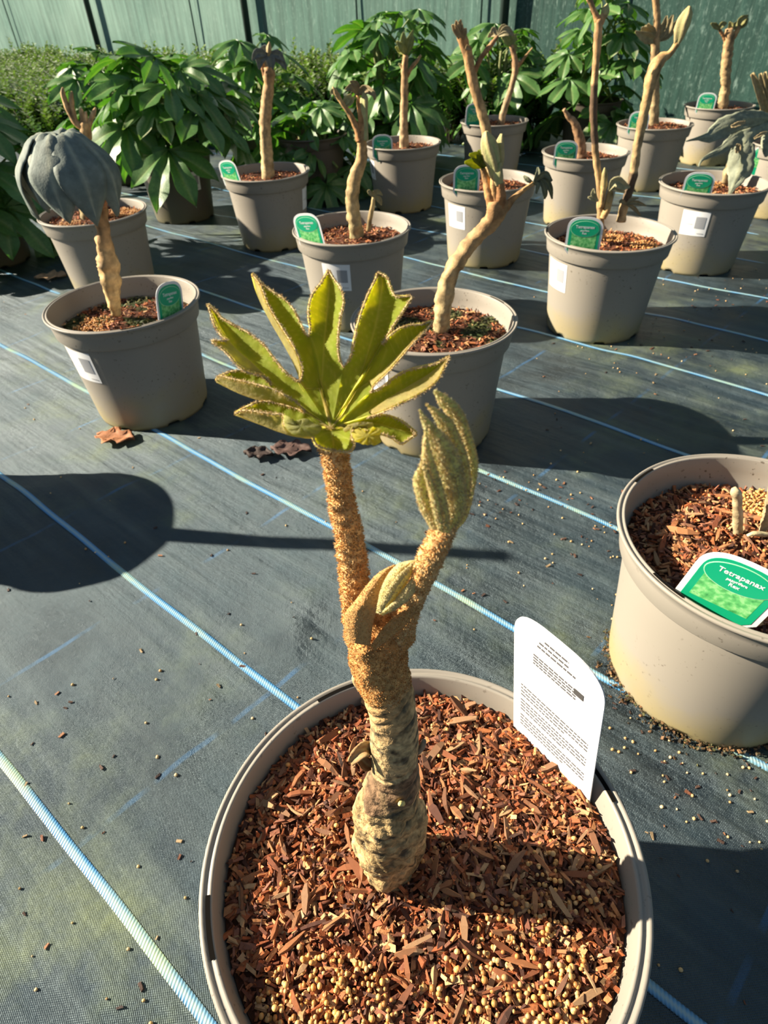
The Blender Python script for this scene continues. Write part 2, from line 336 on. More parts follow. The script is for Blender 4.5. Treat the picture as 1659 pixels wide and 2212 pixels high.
# ------------------------------------------------------------------ pots
def lathe(prof, ns, zfun=None):
    V = []; F = []
    for (r, z) in prof:
        for j in range(ns):
            a = 2 * math.pi * j / ns; V.append((r * math.cos(a), r * math.sin(a), zfun(r, z, a) if zfun else z))
    n = len(prof)
    for i in range(n - 1):
        for j in range(ns): F.append((i*ns+j, i*ns+(j+1) % ns, (i+1)*ns+(j+1) % ns, (i+1)*ns+j))
    return V, F
NS = 120
def foot(r, z, a):
    if z < 0.0045:
        k = (a / (2 * math.pi) * 7) % 1.0
        if 0.40 < k < 0.62: return 0.008
    return z
body_prof = [(0.0, 0.006), (0.05, 0.006), (0.085, 0.006), (0.0925, 0.004), (0.0955, 0.0), (0.0985, 0.0), (0.1000, 0.006), (0.1010, 0.012), (0.1045, 0.05), (0.1085, 0.095), (0.1125, 0.135), (0.1150, 0.160), (0.1152, 0.1665)]
def wall_r(z): return float(np.interp(z, [p[1] for p in body_prof[5:]], [p[0] for p in body_prof[5:]]))
rim_prof = [(0.1150, 0.1645), (0.1185, 0.1645), (0.1205, 0.1650), (0.1215, 0.1665), (0.1240, 0.185), (0.1255, 0.1945), (0.1285, 0.1955), (0.1300, 0.1970), (0.1300, 0.1990), (0.1290, 0.2000), (0.1275, 0.2000), (0.1268, 0.1990),
            (0.1250, 0.1988), (0.1243, 0.2000), (0.1228, 0.2000), (0.1220, 0.1985), (0.1200, 0.185), (0.1175, 0.170), (0.1125, 0.160), (0.1095, 0.12), (0.1060, 0.08)]
vb, fb = lathe(body_prof, NS, foot); vr, fr = lathe(rim_prof, NS)
ME_BODY = mk_mesh('pot_body', vb, fb, M['pot']); ME_RIM = mk_mesh('pot_rim', vr, fr, M['pot'])
ME_BODYD = mk_mesh('pot_body_dark', vb, fb, M['potdark']); ME_RIMD = mk_mesh('pot_rim_dark', vr, fr, M['potdark'])
def patch(a0, a1, z0, z1, off, na=14, nz=2, corner=0.0, rad=None):
    V = []; F = []
    for k in range(nz + 1):
        z = lerp(z0, z1, k / nz)
        for i in range(na + 1):
            a = lerp(a0, a1, i / na); r = (rad if rad else wall_r(z)) + off; V.append((r * math.cos(a), r * math.sin(a), z))
    n = na + 1
    for k in range(nz):
        for i in range(na): F.append((k*n+i, k*n+i+1, (k+1)*n+i+1, (k+1)*n+i))
    return V, F
# rim slots: flat near-black strips on the lip, painting the shade inside the slots
V, F = [], []
for i in range(15):
    a = lerp(-0.13, 0.13, i / 14)
    for r, z in ((0.1233, 0.20035), (0.1260, 0.20035)): V.append((r * math.cos(a), r * math.sin(a), z))
F = [(2*i, 2*i+1, 2*i+3, 2*i+2) for i in range(14)]
ME_SLOT = mk_mesh('rim_slot', V, F, M['slot'])
STK = {}
def sticker_mesh():
    if STK: return
    w = 0.062 / 0.111 / 2
    V, F = patch(-w, w, 0.100, 0.157, 0.0006); STK['s'] = mk_mesh('sticker', V, F, M['sticker'])
    V, F = patch(0.02, w - 0.06, 0.118, 0.145, 0.0010); STK['g'] = mk_mesh('printed_square', V, F, M['grey'])
    V, F = patch(-w + 0.06, -0.03, 0.1255, 0.1275, 0.0010); STK['l'] = mk_mesh('printed_line', V, F, M['inkgrey'])
    V, F = patch(0.10, w - 0.05, 0.1055, 0.1075, 0.0010); STK['m'] = mk_mesh('printed_line', V, F, M['inkgrey'])
sticker_mesh()
def best_angle(px, py, x, y, r, z, front=True, vw=1.0):
    b = None
    for i in range(720):
        a = i * math.pi / 360; P = Vector((x + r * math.cos(a), y + r * math.sin(a), z)); n = Vector((math.cos(a), math.sin(a), 0))
        if front and n.dot(CAM - P) < 0: continue
        u, v = pix(P); e = (u - px) ** 2 + vw * (v - py) ** 2
        if b is None or e < b[0]: b = (e, a)
    return b[1]
POTOBJ = {}
def pot(key, label, group='taupe nursery pots on the ground fabric', dark=False, sticker=None, slots=(2.0, 5.1), rot=None, tilt=None):
    x, y = POTS[key]; e = empty('nursery_pot', (x, y, 0)); tag(e, label, 'plant pot', group)
    r = random.uniform(0, 6.28) if rot is None else rot
    b = part('pot_body', ME_BODYD if dark else ME_BODY, e); b.rotation_euler.z = r
    c = part('pot_rim', ME_RIMD if dark else ME_RIM, e); c.rotation_euler.z = r
    for s in slots:
        q = part('rim_slot', ME_SLOT, e); q.rotation_euler.z = s; q['label'] = 'dark slot in the pot rim'
    if sticker:
        a = best_angle(sticker[0], sticker[1], x, y, wall_r(0.128), 0.128, vw=0.05)
        st = part('sticker', STK['s'], e); st.rotation_euler.z = a; st['label'] = 'white printed stock sticker'
        for k, nm in (('g', 'printed_square'), ('l', 'printed_line'), ('m', 'printed_line')):
            part(nm, STK[k], st)
    POTOBJ[key] = e; return e

# ------------------------------------------------------------------ soil, bark chips, granules
CHIPC = [(0.26, 0.070, 0.022), (0.38, 0.130, 0.042), (0.46, 0.20, 0.075), (0.13, 0.038, 0.016), (0.54, 0.31, 0.14), (0.28, 0.11, 0.06), (0.07, 0.024, 0.012), (0.34, 0.095, 0.028)]
BOX = np.array([(-1,-1,-1),(1,-1,-1),(1,1,-1),(-1,1,-1),(-1,-1,1),(1,-1,1),(1,1,1),(-1,1,1)], float) * 0.5
BOXF = np.array([(0,3,2,1),(4,5,6,7),(0,1,5,4),(1,2,6,5),(2,3,7,6),(3,0,4,7)])
def rotz_tilt(n, tilt):
    a = rng.uniform(0, 2*np.pi, n); b = rng.normal(0, tilt, n); c = rng.normal(0, tilt, n)
    ca, sa, cb, sb, cc, sc = np.cos(a), np.sin(a), np.cos(b), np.sin(b), np.cos(c), np.sin(c); z = np.zeros(n); o = np.ones(n)
    Rz = np.stack([ca, -sa, z, sa, ca, z, z, z, o], -1).reshape(n, 3, 3); Ry = np.stack([cb, z, sb, z, o, z, -sb, z, cb], -1).reshape(n, 3, 3); Rx = np.stack([o, z, z, z, cc, -sc, z, sc, cc], -1).reshape(n, 3, 3)
    return Rz @ Ry @ Rx
def joined_chips(cent, Lm, Wm, Tm, tilt, cols):
    n = len(cent); b = BOX[None] * np.stack([Lm, Wm, Tm], -1)[:, None, :]; b = b * rng.uniform(0.55, 1.15, (n, 8, 1)); b[:, :, 1] += rng.normal(0, 0.12, (n, 8)) * Wm[:, None]
    v = np.einsum('nij,nkj->nki', rotz_tilt(n, tilt), b) + cent[:, None]
    f = BOXF[None] + (np.arange(n) * 8)[:, None, None]; c = np.repeat(cols, 8, axis=0)
    return v.reshape(-1, 3), f.reshape(-1, 4), c
def ico():
    t = (1 + 5 ** .5) / 2; v = [(-1,t,0),(1,t,0),(-1,-t,0),(1,-t,0),(0,-1,t),(0,1,t),(0,-1,-t),(0,1,-t),(t,0,-1),(t,0,1),(-t,0,-1),(-t,0,1)]
    f = [(0,11,5),(0,5,1),(0,1,7),(0,7,10),(0,10,11),(1,5,9),(5,11,4),(11,10,2),(10,7,6),(7,1,8),(3,9,4),(3,4,2),(3,2,6),(3,6,8),(3,8,9),(4,9,5),(2,4,11),(6,2,10),(8,6,7),(9,8,1)]
    v = [Vector(p).normalized() for p in v]; nf = []; cache = {}
    def mid(a, b):
        k = (min(a, b), max(a, b))
        if k not in cache: cache[k] = len(v); v.append(((v[a] + v[b]) / 2).normalized())
        return cache[k]
    for a, b, c in f:
        x, y, z = mid(a, b), mid(b, c), mid(c, a); nf += [(a, x, z), (b, y, x), (c, z, y), (x, y, z)]
    return np.array([tuple(p) for p in v]), np.array(nf)
ICOV, ICOF = ico()
def joined_balls(cent, rad, cols):
    n = len(cent); v = cent[:, None] + ICOV[None] * rad[:, None, None] * rng.uniform(0.85, 1.15, (n, 1, 3)); f = ICOF[None] + (np.arange(n) * len(ICOV))[:, None, None]
    return v.reshape(-1, 3), f.reshape(-1, 3), np.repeat(cols, len(ICOV), axis=0)
def pickcols(n, pal, jit=0.25):
    c = np.array(pal)[rng.integers(0, len(pal), n)] * rng.uniform(1 - jit, 1 + jit, (n, 1)); return np.clip(c, 0, 1)
def disc(n, R):
    r = R * np.sqrt(rng.uniform(0, 1, n)); a = rng.uniform(0, 2*np.pi, n); return r * np.cos(a), r * np.sin(a)
ME_CHIPS = []
for k in range(14):
    nseg = 3; Lh = 0.5; V = []; F = []
    ww = random.uniform(0.10, 0.26); th = random.uniform(0.07, 0.18); bend = random.uniform(-0.18, 0.18)
    for i in range(nseg + 1):
        x = -0.5 + i / nseg; e = (0.45 if i in (0, nseg) else 1.0) * random.uniform(0.75, 1.15); zb = bend * (1 - (2 * x) ** 2)
        for sy, sz in ((-1, -1), (1, -1), (1, 1), (-1, 1)): V.append((x + random.uniform(-0.05, 0.05), sy * ww / 2 * e + random.uniform(-0.03, 0.03), sz * th / 2 * e + zb))
    for i in range(nseg):
        for j in range(4): F.append((i*4+j, i*4+(j+1) % 4, (i+1)*4+(j+1) % 4, (i+1)*4+j))
    F += [(3, 2, 1, 0), tuple(nseg*4+j for j in range(4))]
    ME_CHIPS.append(mk_mesh('bark_chip', V, F, M['chip'], smooth=False))
def soil(key, z0, label, nchip, size=(0.008, 0.016), moss=0.0, ngran=0, gran_at=(), nbig=0, bigsize=(0.012, 0.026), redness=1.0, small=(0.004, 0.009), avoid=None, mound=0.006):
    x, y = POTS[key]; R = float(np.interp(z0, [0.08, 0.12, 0.16, 0.17, 0.185, 0.2], [0.106, 0.1095, 0.1125, 0.1175, 0.120, 0.122])) - 0.0008
    e = empty('bark_mulch', (x, y, z0)); tag(e, label, 'mulch', 'bark mulch in the pots')
    def sz(px, py):
        r = math.hypot(px, py) / R
        return mound * (1 - r * r) + 0.0035 * noise.noise((px * 30 + x * 9, py * 30 + y * 9, 0.5)) * (1 - r ** 4) - 0.002
    V = [(0, 0, sz(0, 0))]; F = []; cols = []; nr, na = 14, 48
    for i in range(1, nr + 1):
        for j in range(na):
            a = 2*math.pi*j/na; px, py = R*i/nr*math.cos(a), R*i/nr*math.sin(a); V.append((px, py, sz(px, py)))
    for j in range(na): F.append((0, 1+j, 1+(j+1) % na))
    for i in range(nr-1):
        for j in range(na): a = 1+i*na; F.append((a+j, a+na+j, a+na+(j+1) % na, a+(j+1) % na))
    for v in V:
        g = noise.noise((v[0] * 22 + x * 31, v[1] * 22 + y * 17, 4.0)) * 0.5 + 0.5
        g = 1.0 if g > 1 - moss * 0.9 else 0.0
        cols.append(mixc((0.085, 0.032, 0.016), (0.045, 0.055, 0.014), g))
    part('soil', mk_mesh('soil', V, F, M['soil'], col=cols), e)
    # small litter, one uncountable layer
    px, py = disc(nchip, R * 0.985); pz = np.array([sz(a, b) for a, b in zip(px, py)]) + rng.uniform(0, 0.004, nchip)
    Ls = rng.uniform(small[0], small[1] if not nchip or size is None else size[1] * 0.75, nchip); cc = pickcols(nchip, CHIPC)
    if moss:
        g = np.array([noise.noise((a * 22 + x * 31, b * 22 + y * 17, 4.0)) * 0.5 + 0.5 for a, b in zip(px, py)]); mk = g > 1 - moss * 0.9
        cc[mk] = pickcols(int(mk.sum()), [(0.05, 0.07, 0.018), (0.08, 0.10, 0.025), (0.035, 0.03, 0.012), (0.14, 0.13, 0.04)])
    v, f, c = joined_chips(np.stack([px, py, pz], -1), Ls, Ls * rng.uniform(0.15, 0.42, nchip), Ls * rng.uniform(0.10, 0.25, nchip), 0.42, cc)
    o = part('chip_litter', mk_mesh('chip_litter', v, f, M['litter'], smooth=False, col=c), e); o['kind'] = 'stuff'
    if ngran:
        gp = []
        for (gx_, gy_, gr, gn) in gran_at:
            a, b = disc(gn, gr); a += gx_; b += gy_; k = np.hypot(a, b) < R * 0.97; gp.append(np.stack([a[k], b[k]], -1))
        a, b = disc(ngran, R * 0.96); gp.append(np.stack([a, b], -1)); gp = np.concatenate(gp)
        gz = np.array([sz(a, b) for a, b in gp]) + rng.uniform(0.0025, 0.0065, len(gp)); cen = np.c_[gp, gz]
        v, f, c = joined_balls(cen, rng.uniform(0.0009, 0.0017, len(cen)), pickcols(len(cen), [(0.60, 0.30, 0.085), (0.66, 0.37, 0.125), (0.46, 0.20, 0.055), (0.62, 0.37, 0.15)], 0.3))
        o = part('granules', mk_mesh('granules', v, f, M['gran'], col=c), e); o['kind'] = 'stuff'; o['label'] = 'small pale yellow granules'
    bx, by = disc(nbig, R * 0.93)
    for i in range(nbig):
        if avoid and math.hypot(x + bx[i] - avoid[0], y + by[i] - avoid[1]) < avoid[2]: continue
        o = part('bark_chip', ME_CHIPS[i % len(ME_CHIPS)], e); s = random.uniform(*bigsize) * (1 if random.random() > 0.12 else 1.35)
        o.location = (bx[i], by[i], sz(bx[i], by[i]) + random.uniform(0.002, 0.0065)); o.rotation_euler = (random.gauss(0, 0.5), random.gauss(0, 0.28), random.uniform(0, 6.28)); o.scale = (s, s * random.uniform(0.7, 1.2), s * random.uniform(0.7, 1.1))
    return e, sz

# ------------------------------------------------------------------ plant labels
def arch(w, h, hs, n=18):
    """tombstone outline: half width w/2, straight to hs, arch to h"""
    P = [(-w/2 + 0.014, 0.045), (w/2 - 0.014, 0.045), (w/2, 0.062), (w/2, hs)]
    for i in range(1, n):
        a = math.pi * i / n; P.append((w/2 * math.copysign(abs(math.cos(a)) ** 0.75, math.cos(a)), hs + (h - hs) * math.sin(a) ** 0.75))
    P.append((-w/2, hs)); P.append((-w/2, 0.062)); return P
def extr(P, t0, t1):
    n = len(P); V = [(p[0], t0, p[1]) for p in P] + [(p[0], t1, p[1]) for p in P]
    return V, [tuple(range(n)), tuple(range(2*n-1, n-1, -1))] + [((i+1) % n, i, n+i, n+(i+1) % n) for i in range(n)]
TAGM = {}
def text_mesh(body, size):
    c = bpy.data.curves.new('txt', 'FONT'); c.body = body; c.size = size; c.align_x = 'CENTER'; c.align_y = 'CENTER'; c.extrude = 0.00008; c.resolution_u = 3; c.offset = 0.00008
    o = bpy.data.objects.new('txt', c); COL.objects.link(o); me = bpy.data.meshes.new_from_object(o.evaluated_get(bpy.context.evaluated_depsgraph_get())); bpy.data.objects.remove(o); bpy.data.curves.remove(c)
    for v in me.vertices: v.co = (v.co.x, -v.co.z, v.co.y)
    me.materials.clear(); me.materials.append(M['white']); me.name = 'lettering'; return me
def tag_meshes():
    w, h, hs = 0.066, 0.125, 0.100
    V, F = extr(arch(w, h, hs), 0.0004, -0.0004); TAGM['tag'] = mk_mesh('tag', V, F, M['white'], smooth=False)
    V, F = extr([(p[0], p[1] + 0.0) for p in arch(w - 0.009, h - 0.0045, hs - 0.001)], -0.0003, -0.0007); TAGM['pic'] = mk_mesh('picture', V, F, M['oval'], smooth=False)
    V, F = extr([(p[0], p[1]) for p in ((-0.023, 0.066), (0.023, 0.066), (0.023, 0.102), (-0.023, 0.102))], -0.0006, -0.0008); TAGM['pho'] = mk_mesh('foliage_picture', V, F, M['picture'], smooth=False)
    def ell(rx, rz): return [(rx * math.cos(2*math.pi*i/36), 0.1025 + rz * math.sin(2*math.pi*i/36)) for i in range(36)]
    V, F = extr(ell(0.0265, 0.0152), -0.0007, -0.00095); TAGM['ring'] = mk_mesh('oval_outline', V, F, M['palegreen'], smooth=False)
    V, F = extr(ell(0.0258, 0.0145), -0.0009, -0.0011); TAGM['oval'] = mk_mesh('name_oval', V, F, M['oval'], smooth=False)
    TAGM['t1'] = text_mesh('Tetrapanax', 0.0076); TAGM['t2'] = text_mesh('papyrifera', 0.0040); TAGM['t3'] = text_mesh('Rex', 0.0052)
tag_meshes()
def plant_tag(key, px, py, top, yaw, label, lean=0.12, roll=0.0, r=0.112):
    x, y = POTS[key]; a = best_angle(px, py, x, y, r, 0.2, front=False); P = Vector((x + r * math.cos(a), y + r * math.sin(a), 0.2))
    u, v = pix(P)
    # height so that its arch reaches the given pixel row
    zt = at_y(px, top, P.y).z; face = math.atan2(P.x, P.y); rot = Euler((lean, roll, -face + yaw), 'XYZ')
    org = P - rot.to_matrix() @ Vector((0, 0, 0.125 - (zt - 0.2) / math.cos(lean)))
    e = empty('plant_tag', org); tag(e, label, 'plant label', 'plant labels stuck in the pots'); e.rotation_euler = rot
    part('tag', TAGM['tag'], e); p = part('picture', TAGM['pic'], e); p['label'] = 'green printed front'; part('foliage_picture', TAGM['pho'], p); part('oval_outline', TAGM['ring'], p); part('name_oval', TAGM['oval'], p)
    for k, z in (('t1', 0.1063), ('t2', 0.0996), ('t3', 0.0945)):
        o = part('lettering', TAGM[k], p); o.location = (0, -0.00118, z)
    return e

# ------------------------------------------------------------------ plant builders
TAN, BRN, CORK, OLIVE = (0.46, 0.30, 0.13), (0.42, 0.20, 0.075), (0.36, 0.28, 0.15), (0.30, 0.29, 0.12)
PALEG, DRYG = (0.46, 0.48, 0.20), (0.36, 0.30, 0.15)
def plant(key, label, cat='plant', group='rice paper plants in pots', loc=None):
    x, y = POTS[key]; e = empty('rice_paper_plant', loc or (x, y, 0.17)); tag(e, label, cat, group); return e
def stem(e, pts, Y, c0, c1, name='stem', dy=None, n=44, ns=14, rough=0.10, rings=0.0, seed=0.0, dark=None):
    P, R = pxpath(pts, Y, n, dy)
    def dsp(i, an, q): return R[i] * (1.9 * rough * fbm(q[0]*85+seed, q[1]*85, q[2]*85, 4) + 0.05 * noise.noise((q[0]*40, q[1]*40, q[2]*330)) + rings * noise.noise((i * 0.55, seed, 0.3 * math.cos(an))) * 1.6)
    V, F, Q = tube(P, R, ns, dsp); cols = []
    for (i, an), v in zip(Q, V):
        t = i / (n - 1); c = mixc(c0, c1, t); g = fbm(v[0]*90, v[1]*90, v[2]*40 + seed, 3); c = tuple(max(0.0, a * (1 + 0.75 * g)) for a in c)
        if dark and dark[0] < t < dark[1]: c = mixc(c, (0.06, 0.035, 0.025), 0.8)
        cols.append(c)
    return wpart(name, V, F, M['stem'], e, col=cols)
def bud(e, pts, Y, c=PALEG, c2=(0.50, 0.40, 0.20), ridges=5, name='bud', n=22, ns=20, dy=None):
    P, R = pxpath(pts, Y, n, dy)
    def dsp(i, an, q): return R[i] * (0.22 * math.sin(an * ridges + i * 0.12) + 0.06 * fbm(q[0]*90, q[1]*90, q[2]*90, 2))
    V, F, Q = tube(P, R, ns, dsp)
    cols = [mixc(c, c2, 0.5 + 0.5 * math.sin(an * ridges + i * 0.12)) for i, an in Q]
    return wpart(name, V, F, M['dry'], e, col=cols)
def blade(e, pts, Y, c, c2=None, name='leaf', dy=None, n=16, nw=3, fold=0.5, twist=0.0, wav=0.12, seed=0.0, mat_='dry', both=True):
    """leaf lobe along a pixel path with pixel widths: V folded, arched strip of real thickness"""
    P, R = pxpath(pts, Y, n, dy); T, A, B = frames(P); V = []; cols = []; tov = np.array([tuple((CAM - Vector(p)).normalized()) for p in P]); c2 = c2 or tuple(0.75 * k for k in c)
    for i in range(n):
        s = np.cross(T[i], tov[i]); s /= np.linalg.norm(s) + 1e-9; u = np.cross(s, T[i]); ct, st = math.cos(twist), math.sin(twist); s, u = s * ct + u * st, u * ct - s * st
        for j in range(-nw, nw + 1):
            w = j / nw; rr = R[i] * (1 + wav * noise.noise((i * 0.7, w * 2, seed)))
            V.append(P[i] + s * w * rr + u * (fold * abs(w) * rr + wav * rr * noise.noise((i * 0.5, j * 0.9, seed + 7))))
            k = 0.35 if j == 0 else 0.0; cols.append(mixc(mixc(c, c2, min(1, max(0, 0.5 + noise.noise((i * 0.4, w * 3, seed))))), (0.42, 0.42, 0.22), k))
    m = 2 * nw + 1; F = [(i*m+j, i*m+j+1, (i+1)*m+j+1, (i+1)*m+j) for i in range(n-1) for j in range(m-1)]
    o = wpart(name, V, F, M[mat_], e, col=cols); sm = o.modifiers.new('thickness', 'SOLIDIFY'); sm.thickness = 0.0008; return o

# ------------------------------------------------------------------ main pot and its plant
def fuzz(V, F, count, ln, base, cols, parent, name='felt_hairs', up=0.0):
    V = np.asarray([tuple(v) for v in V], float); tri = []
    for f in F:
        tri.append(f[:3]);
        if len(f) == 4: tri.append((f[0], f[2], f[3]))
    tri = np.array(tri); a, b, c = V[tri[:, 0]], V[tri[:, 1]], V[tri[:, 2]]; nn = np.cross(b - a, c - a); ar = np.linalg.norm(nn, axis=1) + 1e-15; nn /= ar[:, None]
    k = rng.choice(len(tri), count, p=ar / ar.sum()); u, w = rng.uniform(0, 1, (2, count, 1)); fl = (u + w) > 1; u = np.where(fl, 1 - u, u); w = np.where(fl, 1 - w, w)
    P = a[k] + (b[k] - a[k]) * u + (c[k] - a[k]) * w; n = nn[k]; r = rng.normal(0, 1, (count, 3)); d = n + 0.45 * r; d[:, 2] += up; d /= np.linalg.norm(d, axis=1)[:, None]
    t1 = np.cross(d, r); t1 /= np.linalg.norm(t1, axis=1)[:, None] + 1e-9; t2 = np.cross(d, t1); Ln = rng.uniform(0.5, 1.2, (count, 1)) * ln; bs = base
    vv = np.stack([P - n * bs * 0.4 + t1 * bs, P - n * bs * 0.4 - t1 * bs * 0.5 + t2 * bs * 0.86, P - n * bs * 0.4 - t1 * bs * 0.5 - t2 * bs * 0.86, P + d * Ln], 1).reshape(-1, 3)
    ff = (np.array([(0, 1, 3), (1, 2, 3), (2, 0, 3)])[None] + (np.arange(count) * 4)[:, None, None]).reshape(-1, 3)
    o = wpart(name, vv, ff, M['fuzz'], parent, col=np.repeat(pickcols(count, cols, 0.2), 4, axis=0), smooth=False); o['kind'] = 'stuff'; return o
ORG, ORG2, ORGD = (0.66, 0.37, 0.13), (0.74, 0.49, 0.22), (0.54, 0.24, 0.07)
pot('P1', 'large taupe pot in the foreground, cropped by the bottom of the frame', slots=[best_angle(u, v, *POTS['P1'], 0.1247, 0.2, front=False) for u, v in ((446, 2005), (735, 1503), (1322, 1665))], rot=0.3)
SOILZ = 0.183
YT = at_z(845, 1866, SOILZ).y
soil('P1', SOILZ, 'red-brown bark mulch and granules in the foreground pot', 9000, size=(0.005, 0.013), ngran=130, small=(0.0025, 0.009),
     gran_at=((-0.058, -0.085, 0.042, 520), (0.055, -0.052, 0.030, 150), (0.085, -0.01, 0.022, 50), (0.02, -0.075, 0.03, 80), (0.07, -0.075, 0.02, 80)), nbig=300, bigsize=(0.009, 0.020), avoid=(-0.004, YT, 0.017), mound=0.005)
mp_ = empty('rice_paper_plant', (at_z(845, 1866, SOILZ).x, YT, SOILZ)); tag(mp_, 'tall young plant with felted rusty stem and spreading green leaf in foreground pot', 'plant', 'rice paper plants in pots')
tp = C('T', (545, 2150, 250), (545, 2080, 300), (556, 1960, 470), (568, 1800, 570), (570, 1650, 590), (580, 1500, 570), (604, 1300, 470), (628, 1150, 415), (620, 900, 425), (612, 700, 425), (592, 560, 435), (545, 400, 465), (490, 200, 490), (462, 0, 515)) \
   + C('B', (530, 1830, 430), (550, 1740, 350), (600, 1640, 230))
n_ = 300; P, R = pxpath(tp, YT, n_); PYs = np.array([pix(Vector(p))[1] for p in P]); PXs = np.array([pix(Vector(p))[0] for p in P])
RINGS = [(1474, 3.0, 24), (1497, 2.4, 22), (1514, 2.6, 26), (1548, 4.5, 16), (1640, 2.2, 14), (1668, 1.8, 10), (1706, 2.0, 10), (1735, 1.6, 8)]
def ring_f(py, side):
    g = 0.0
    for (y0, w, tl) in RINGS: g = max(g, math.exp(-((py - (y0 - tl * side)) / (1.5 * w)) ** 2))
    return g
def trunk_disp(i, an, q):
    py = PYs[i]; g = fbm(q[0]*140, q[1]*140, q[2]*110, 4); side = (pix(Vector(q))[0] - PXs[i]) / 55.0
    low = min(1, max(0, (py - 1660) / 60)); felt = min(1, max(0, (1490 - py) / 40))
    return 0.0011 * g * (0.45 + 1.1 * low + 0.7 * felt) + 0.0005 * fbm(q[0]*420, q[1]*420, q[2]*420, 2) * (0.3 + low) - 0.0008 * ring_f(py, side) + 0.0038 * low * fbm(q[0]*48, q[1]*48, q[2]*40 + 3, 3)
V, F, Q = tube(P, R, 96, trunk_disp); cols = []
for (i, an), v in zip(Q, V):
    py = PYs[i]; side = (pix(Vector(v))[0] - PXs[i]) / 55.0; yy = py + 22 * side * 0.6; g = fbm(v[0]*160, v[1]*160, v[2]*160, 3); g2 = fbm(v[0]*55, v[1]*55, v[2]*40 + 7, 3)
    if yy < 1475: c = mixc(ORG, ORGD, min(1, max(0, 0.35 + g2)))
    elif yy < 1560: c = mixc((0.54, 0.33, 0.14), (0.52, 0.36, 0.17), min(1, max(0, (yy - 1490) / 60 + g2)))
    elif yy < 1645: c = mixc((0.56, 0.385, 0.185), (0.46, 0.35, 0.175), min(1, max(0, 0.5 + g2)))
    elif yy < 1700: c = mixc((0.22, 0.135, 0.075), (0.46, 0.32, 0.16), min(1, max(0, 0.35 + 1.4 * g2)))
    else: c = mixc((0.54, 0.37, 0.17), (0.30, 0.21, 0.095), min(1, max(0, 0.4 + 1.2 * g2)))
    c = mixc(c, (0.10, 0.08, 0.05), min(1, max(0, (g - 0.20) * 2.6)) if yy > 1490 else 0.0)
    c = mixc(c, (0.045, 0.045, 0.035), 0.95 * ring_f(py, side) * min(1, max(0.15, 0.65 + 2.0 * g2 + 0.4 * side)))
    cols.append(c)
trunk = wpart('trunk', V, F, M['trunk'], mp_, col=cols); trunk['label'] = 'ringed corky trunk turning rusty and felted at the top'
top = [f for f in F if len(f) == 4 and PYs[Q[f[0]][0]] < 1468 + 20 * random.random()]
fuzz(V, top, 9000, 0.0007, 0.00026, [ORG, ORG2, ORGD], trunk)
def root_lobe(pts, dy, seed):
    n = 60; P, R = pxpath(pts, YT, n, dy)
    V, F, Q = tube(P, R, 36, lambda i, an, q: R[i] * 0.22 * fbm(q[0]*70 + seed, q[1]*70, q[2]*70, 4) + 0.0007 * fbm(q[0]*330, q[1]*330, q[2]*330, 3))
    cols = [mixc(mixc((0.52, 0.36, 0.17), (0.28, 0.20, 0.09), min(1, max(0, 0.5 + fbm(v[0]*60, v[1]*60, v[2]*60, 3)))), (0.06, 0.05, 0.035), min(1, max(0, (fbm(v[0]*150, v[1]*150, v[2]*150, 3) - 0.25) * 2.5))) for v in V]
    wpart('root_lobe', V, F, M['trunk'], mp_, col=cols)
root_lobe(C('T', (760, 1380, 90), (800, 1500, 190), (810, 1640, 200), (800, 1800, 190), (770, 1960, 150), (740, 2050, 110)), [0, -.002, -.004, -.004, -.004, -.004], 3.0)
root_lobe(C('T', (430, 1330, 120), (390, 1480, 230), (385, 1640, 240), (410, 1800, 230), (460, 1960, 190), (500, 2090, 150)), [0, -.003, -.004, -.005, -.006, -.006], 9.0)
def petiole(pts, name, label, nf, dy, hl=0.0016):
    n = 90; P, R = pxpath(pts, YT, n, dy)
    def dsp(i, an, q): return R[i] * (0.10 * math.sin(i * 1.35 + 0.8 * math.sin(an * 2 + i * 0.2)) + 0.16 * fbm(q[0]*260, q[1]*260, q[2]*260, 3))
    V, F, Q = tube(P, R * 0.93, 40, dsp); cols = [mixc(mixc(ORGD, ORG, min(1, i / 35)), ORG2, min(1, max(0, 0.2 + 0.4 * i / n + 0.9 * fbm(v[0]*200, v[1]*200, v[2]*200, 3)))) for (i, an), v in zip(Q, V)]
    o = wpart(name, V, F, M['felt'], mp_, col=cols); o['label'] = label; fuzz(V, F, nf, hl, 0.00028, [ORG, ORG2, (0.78, 0.56, 0.28)], o); return o
PET1 = C('B', (400, 1860, 240), (378, 1680, 215), (358, 1520, 208), (338, 1300, 202), (310, 1100, 196), (264, 900, 190), (236, 700, 186), (204, 520, 178), (190, 440, 165), (186, 405, 120))
petiole(PET1, 'petiole', 'thick felted leaf stalk carrying the open leaf', 9500, [0]*10, 0.0011)
PET2 = C('B', (640, 1850, 300), (720, 1690, 200), (800, 1540, 160), (860, 1400, 172), (915, 1270, 185), (970, 1150, 175), (1010, 1080, 160), (1030, 1030, 140))
petiole(PET2, 'petiole', 'curved felted stalk of the folded leaf', 6000, [0, -.004, -.010, -.016, -.022, -.027, -.030, -.030], 0.0009)
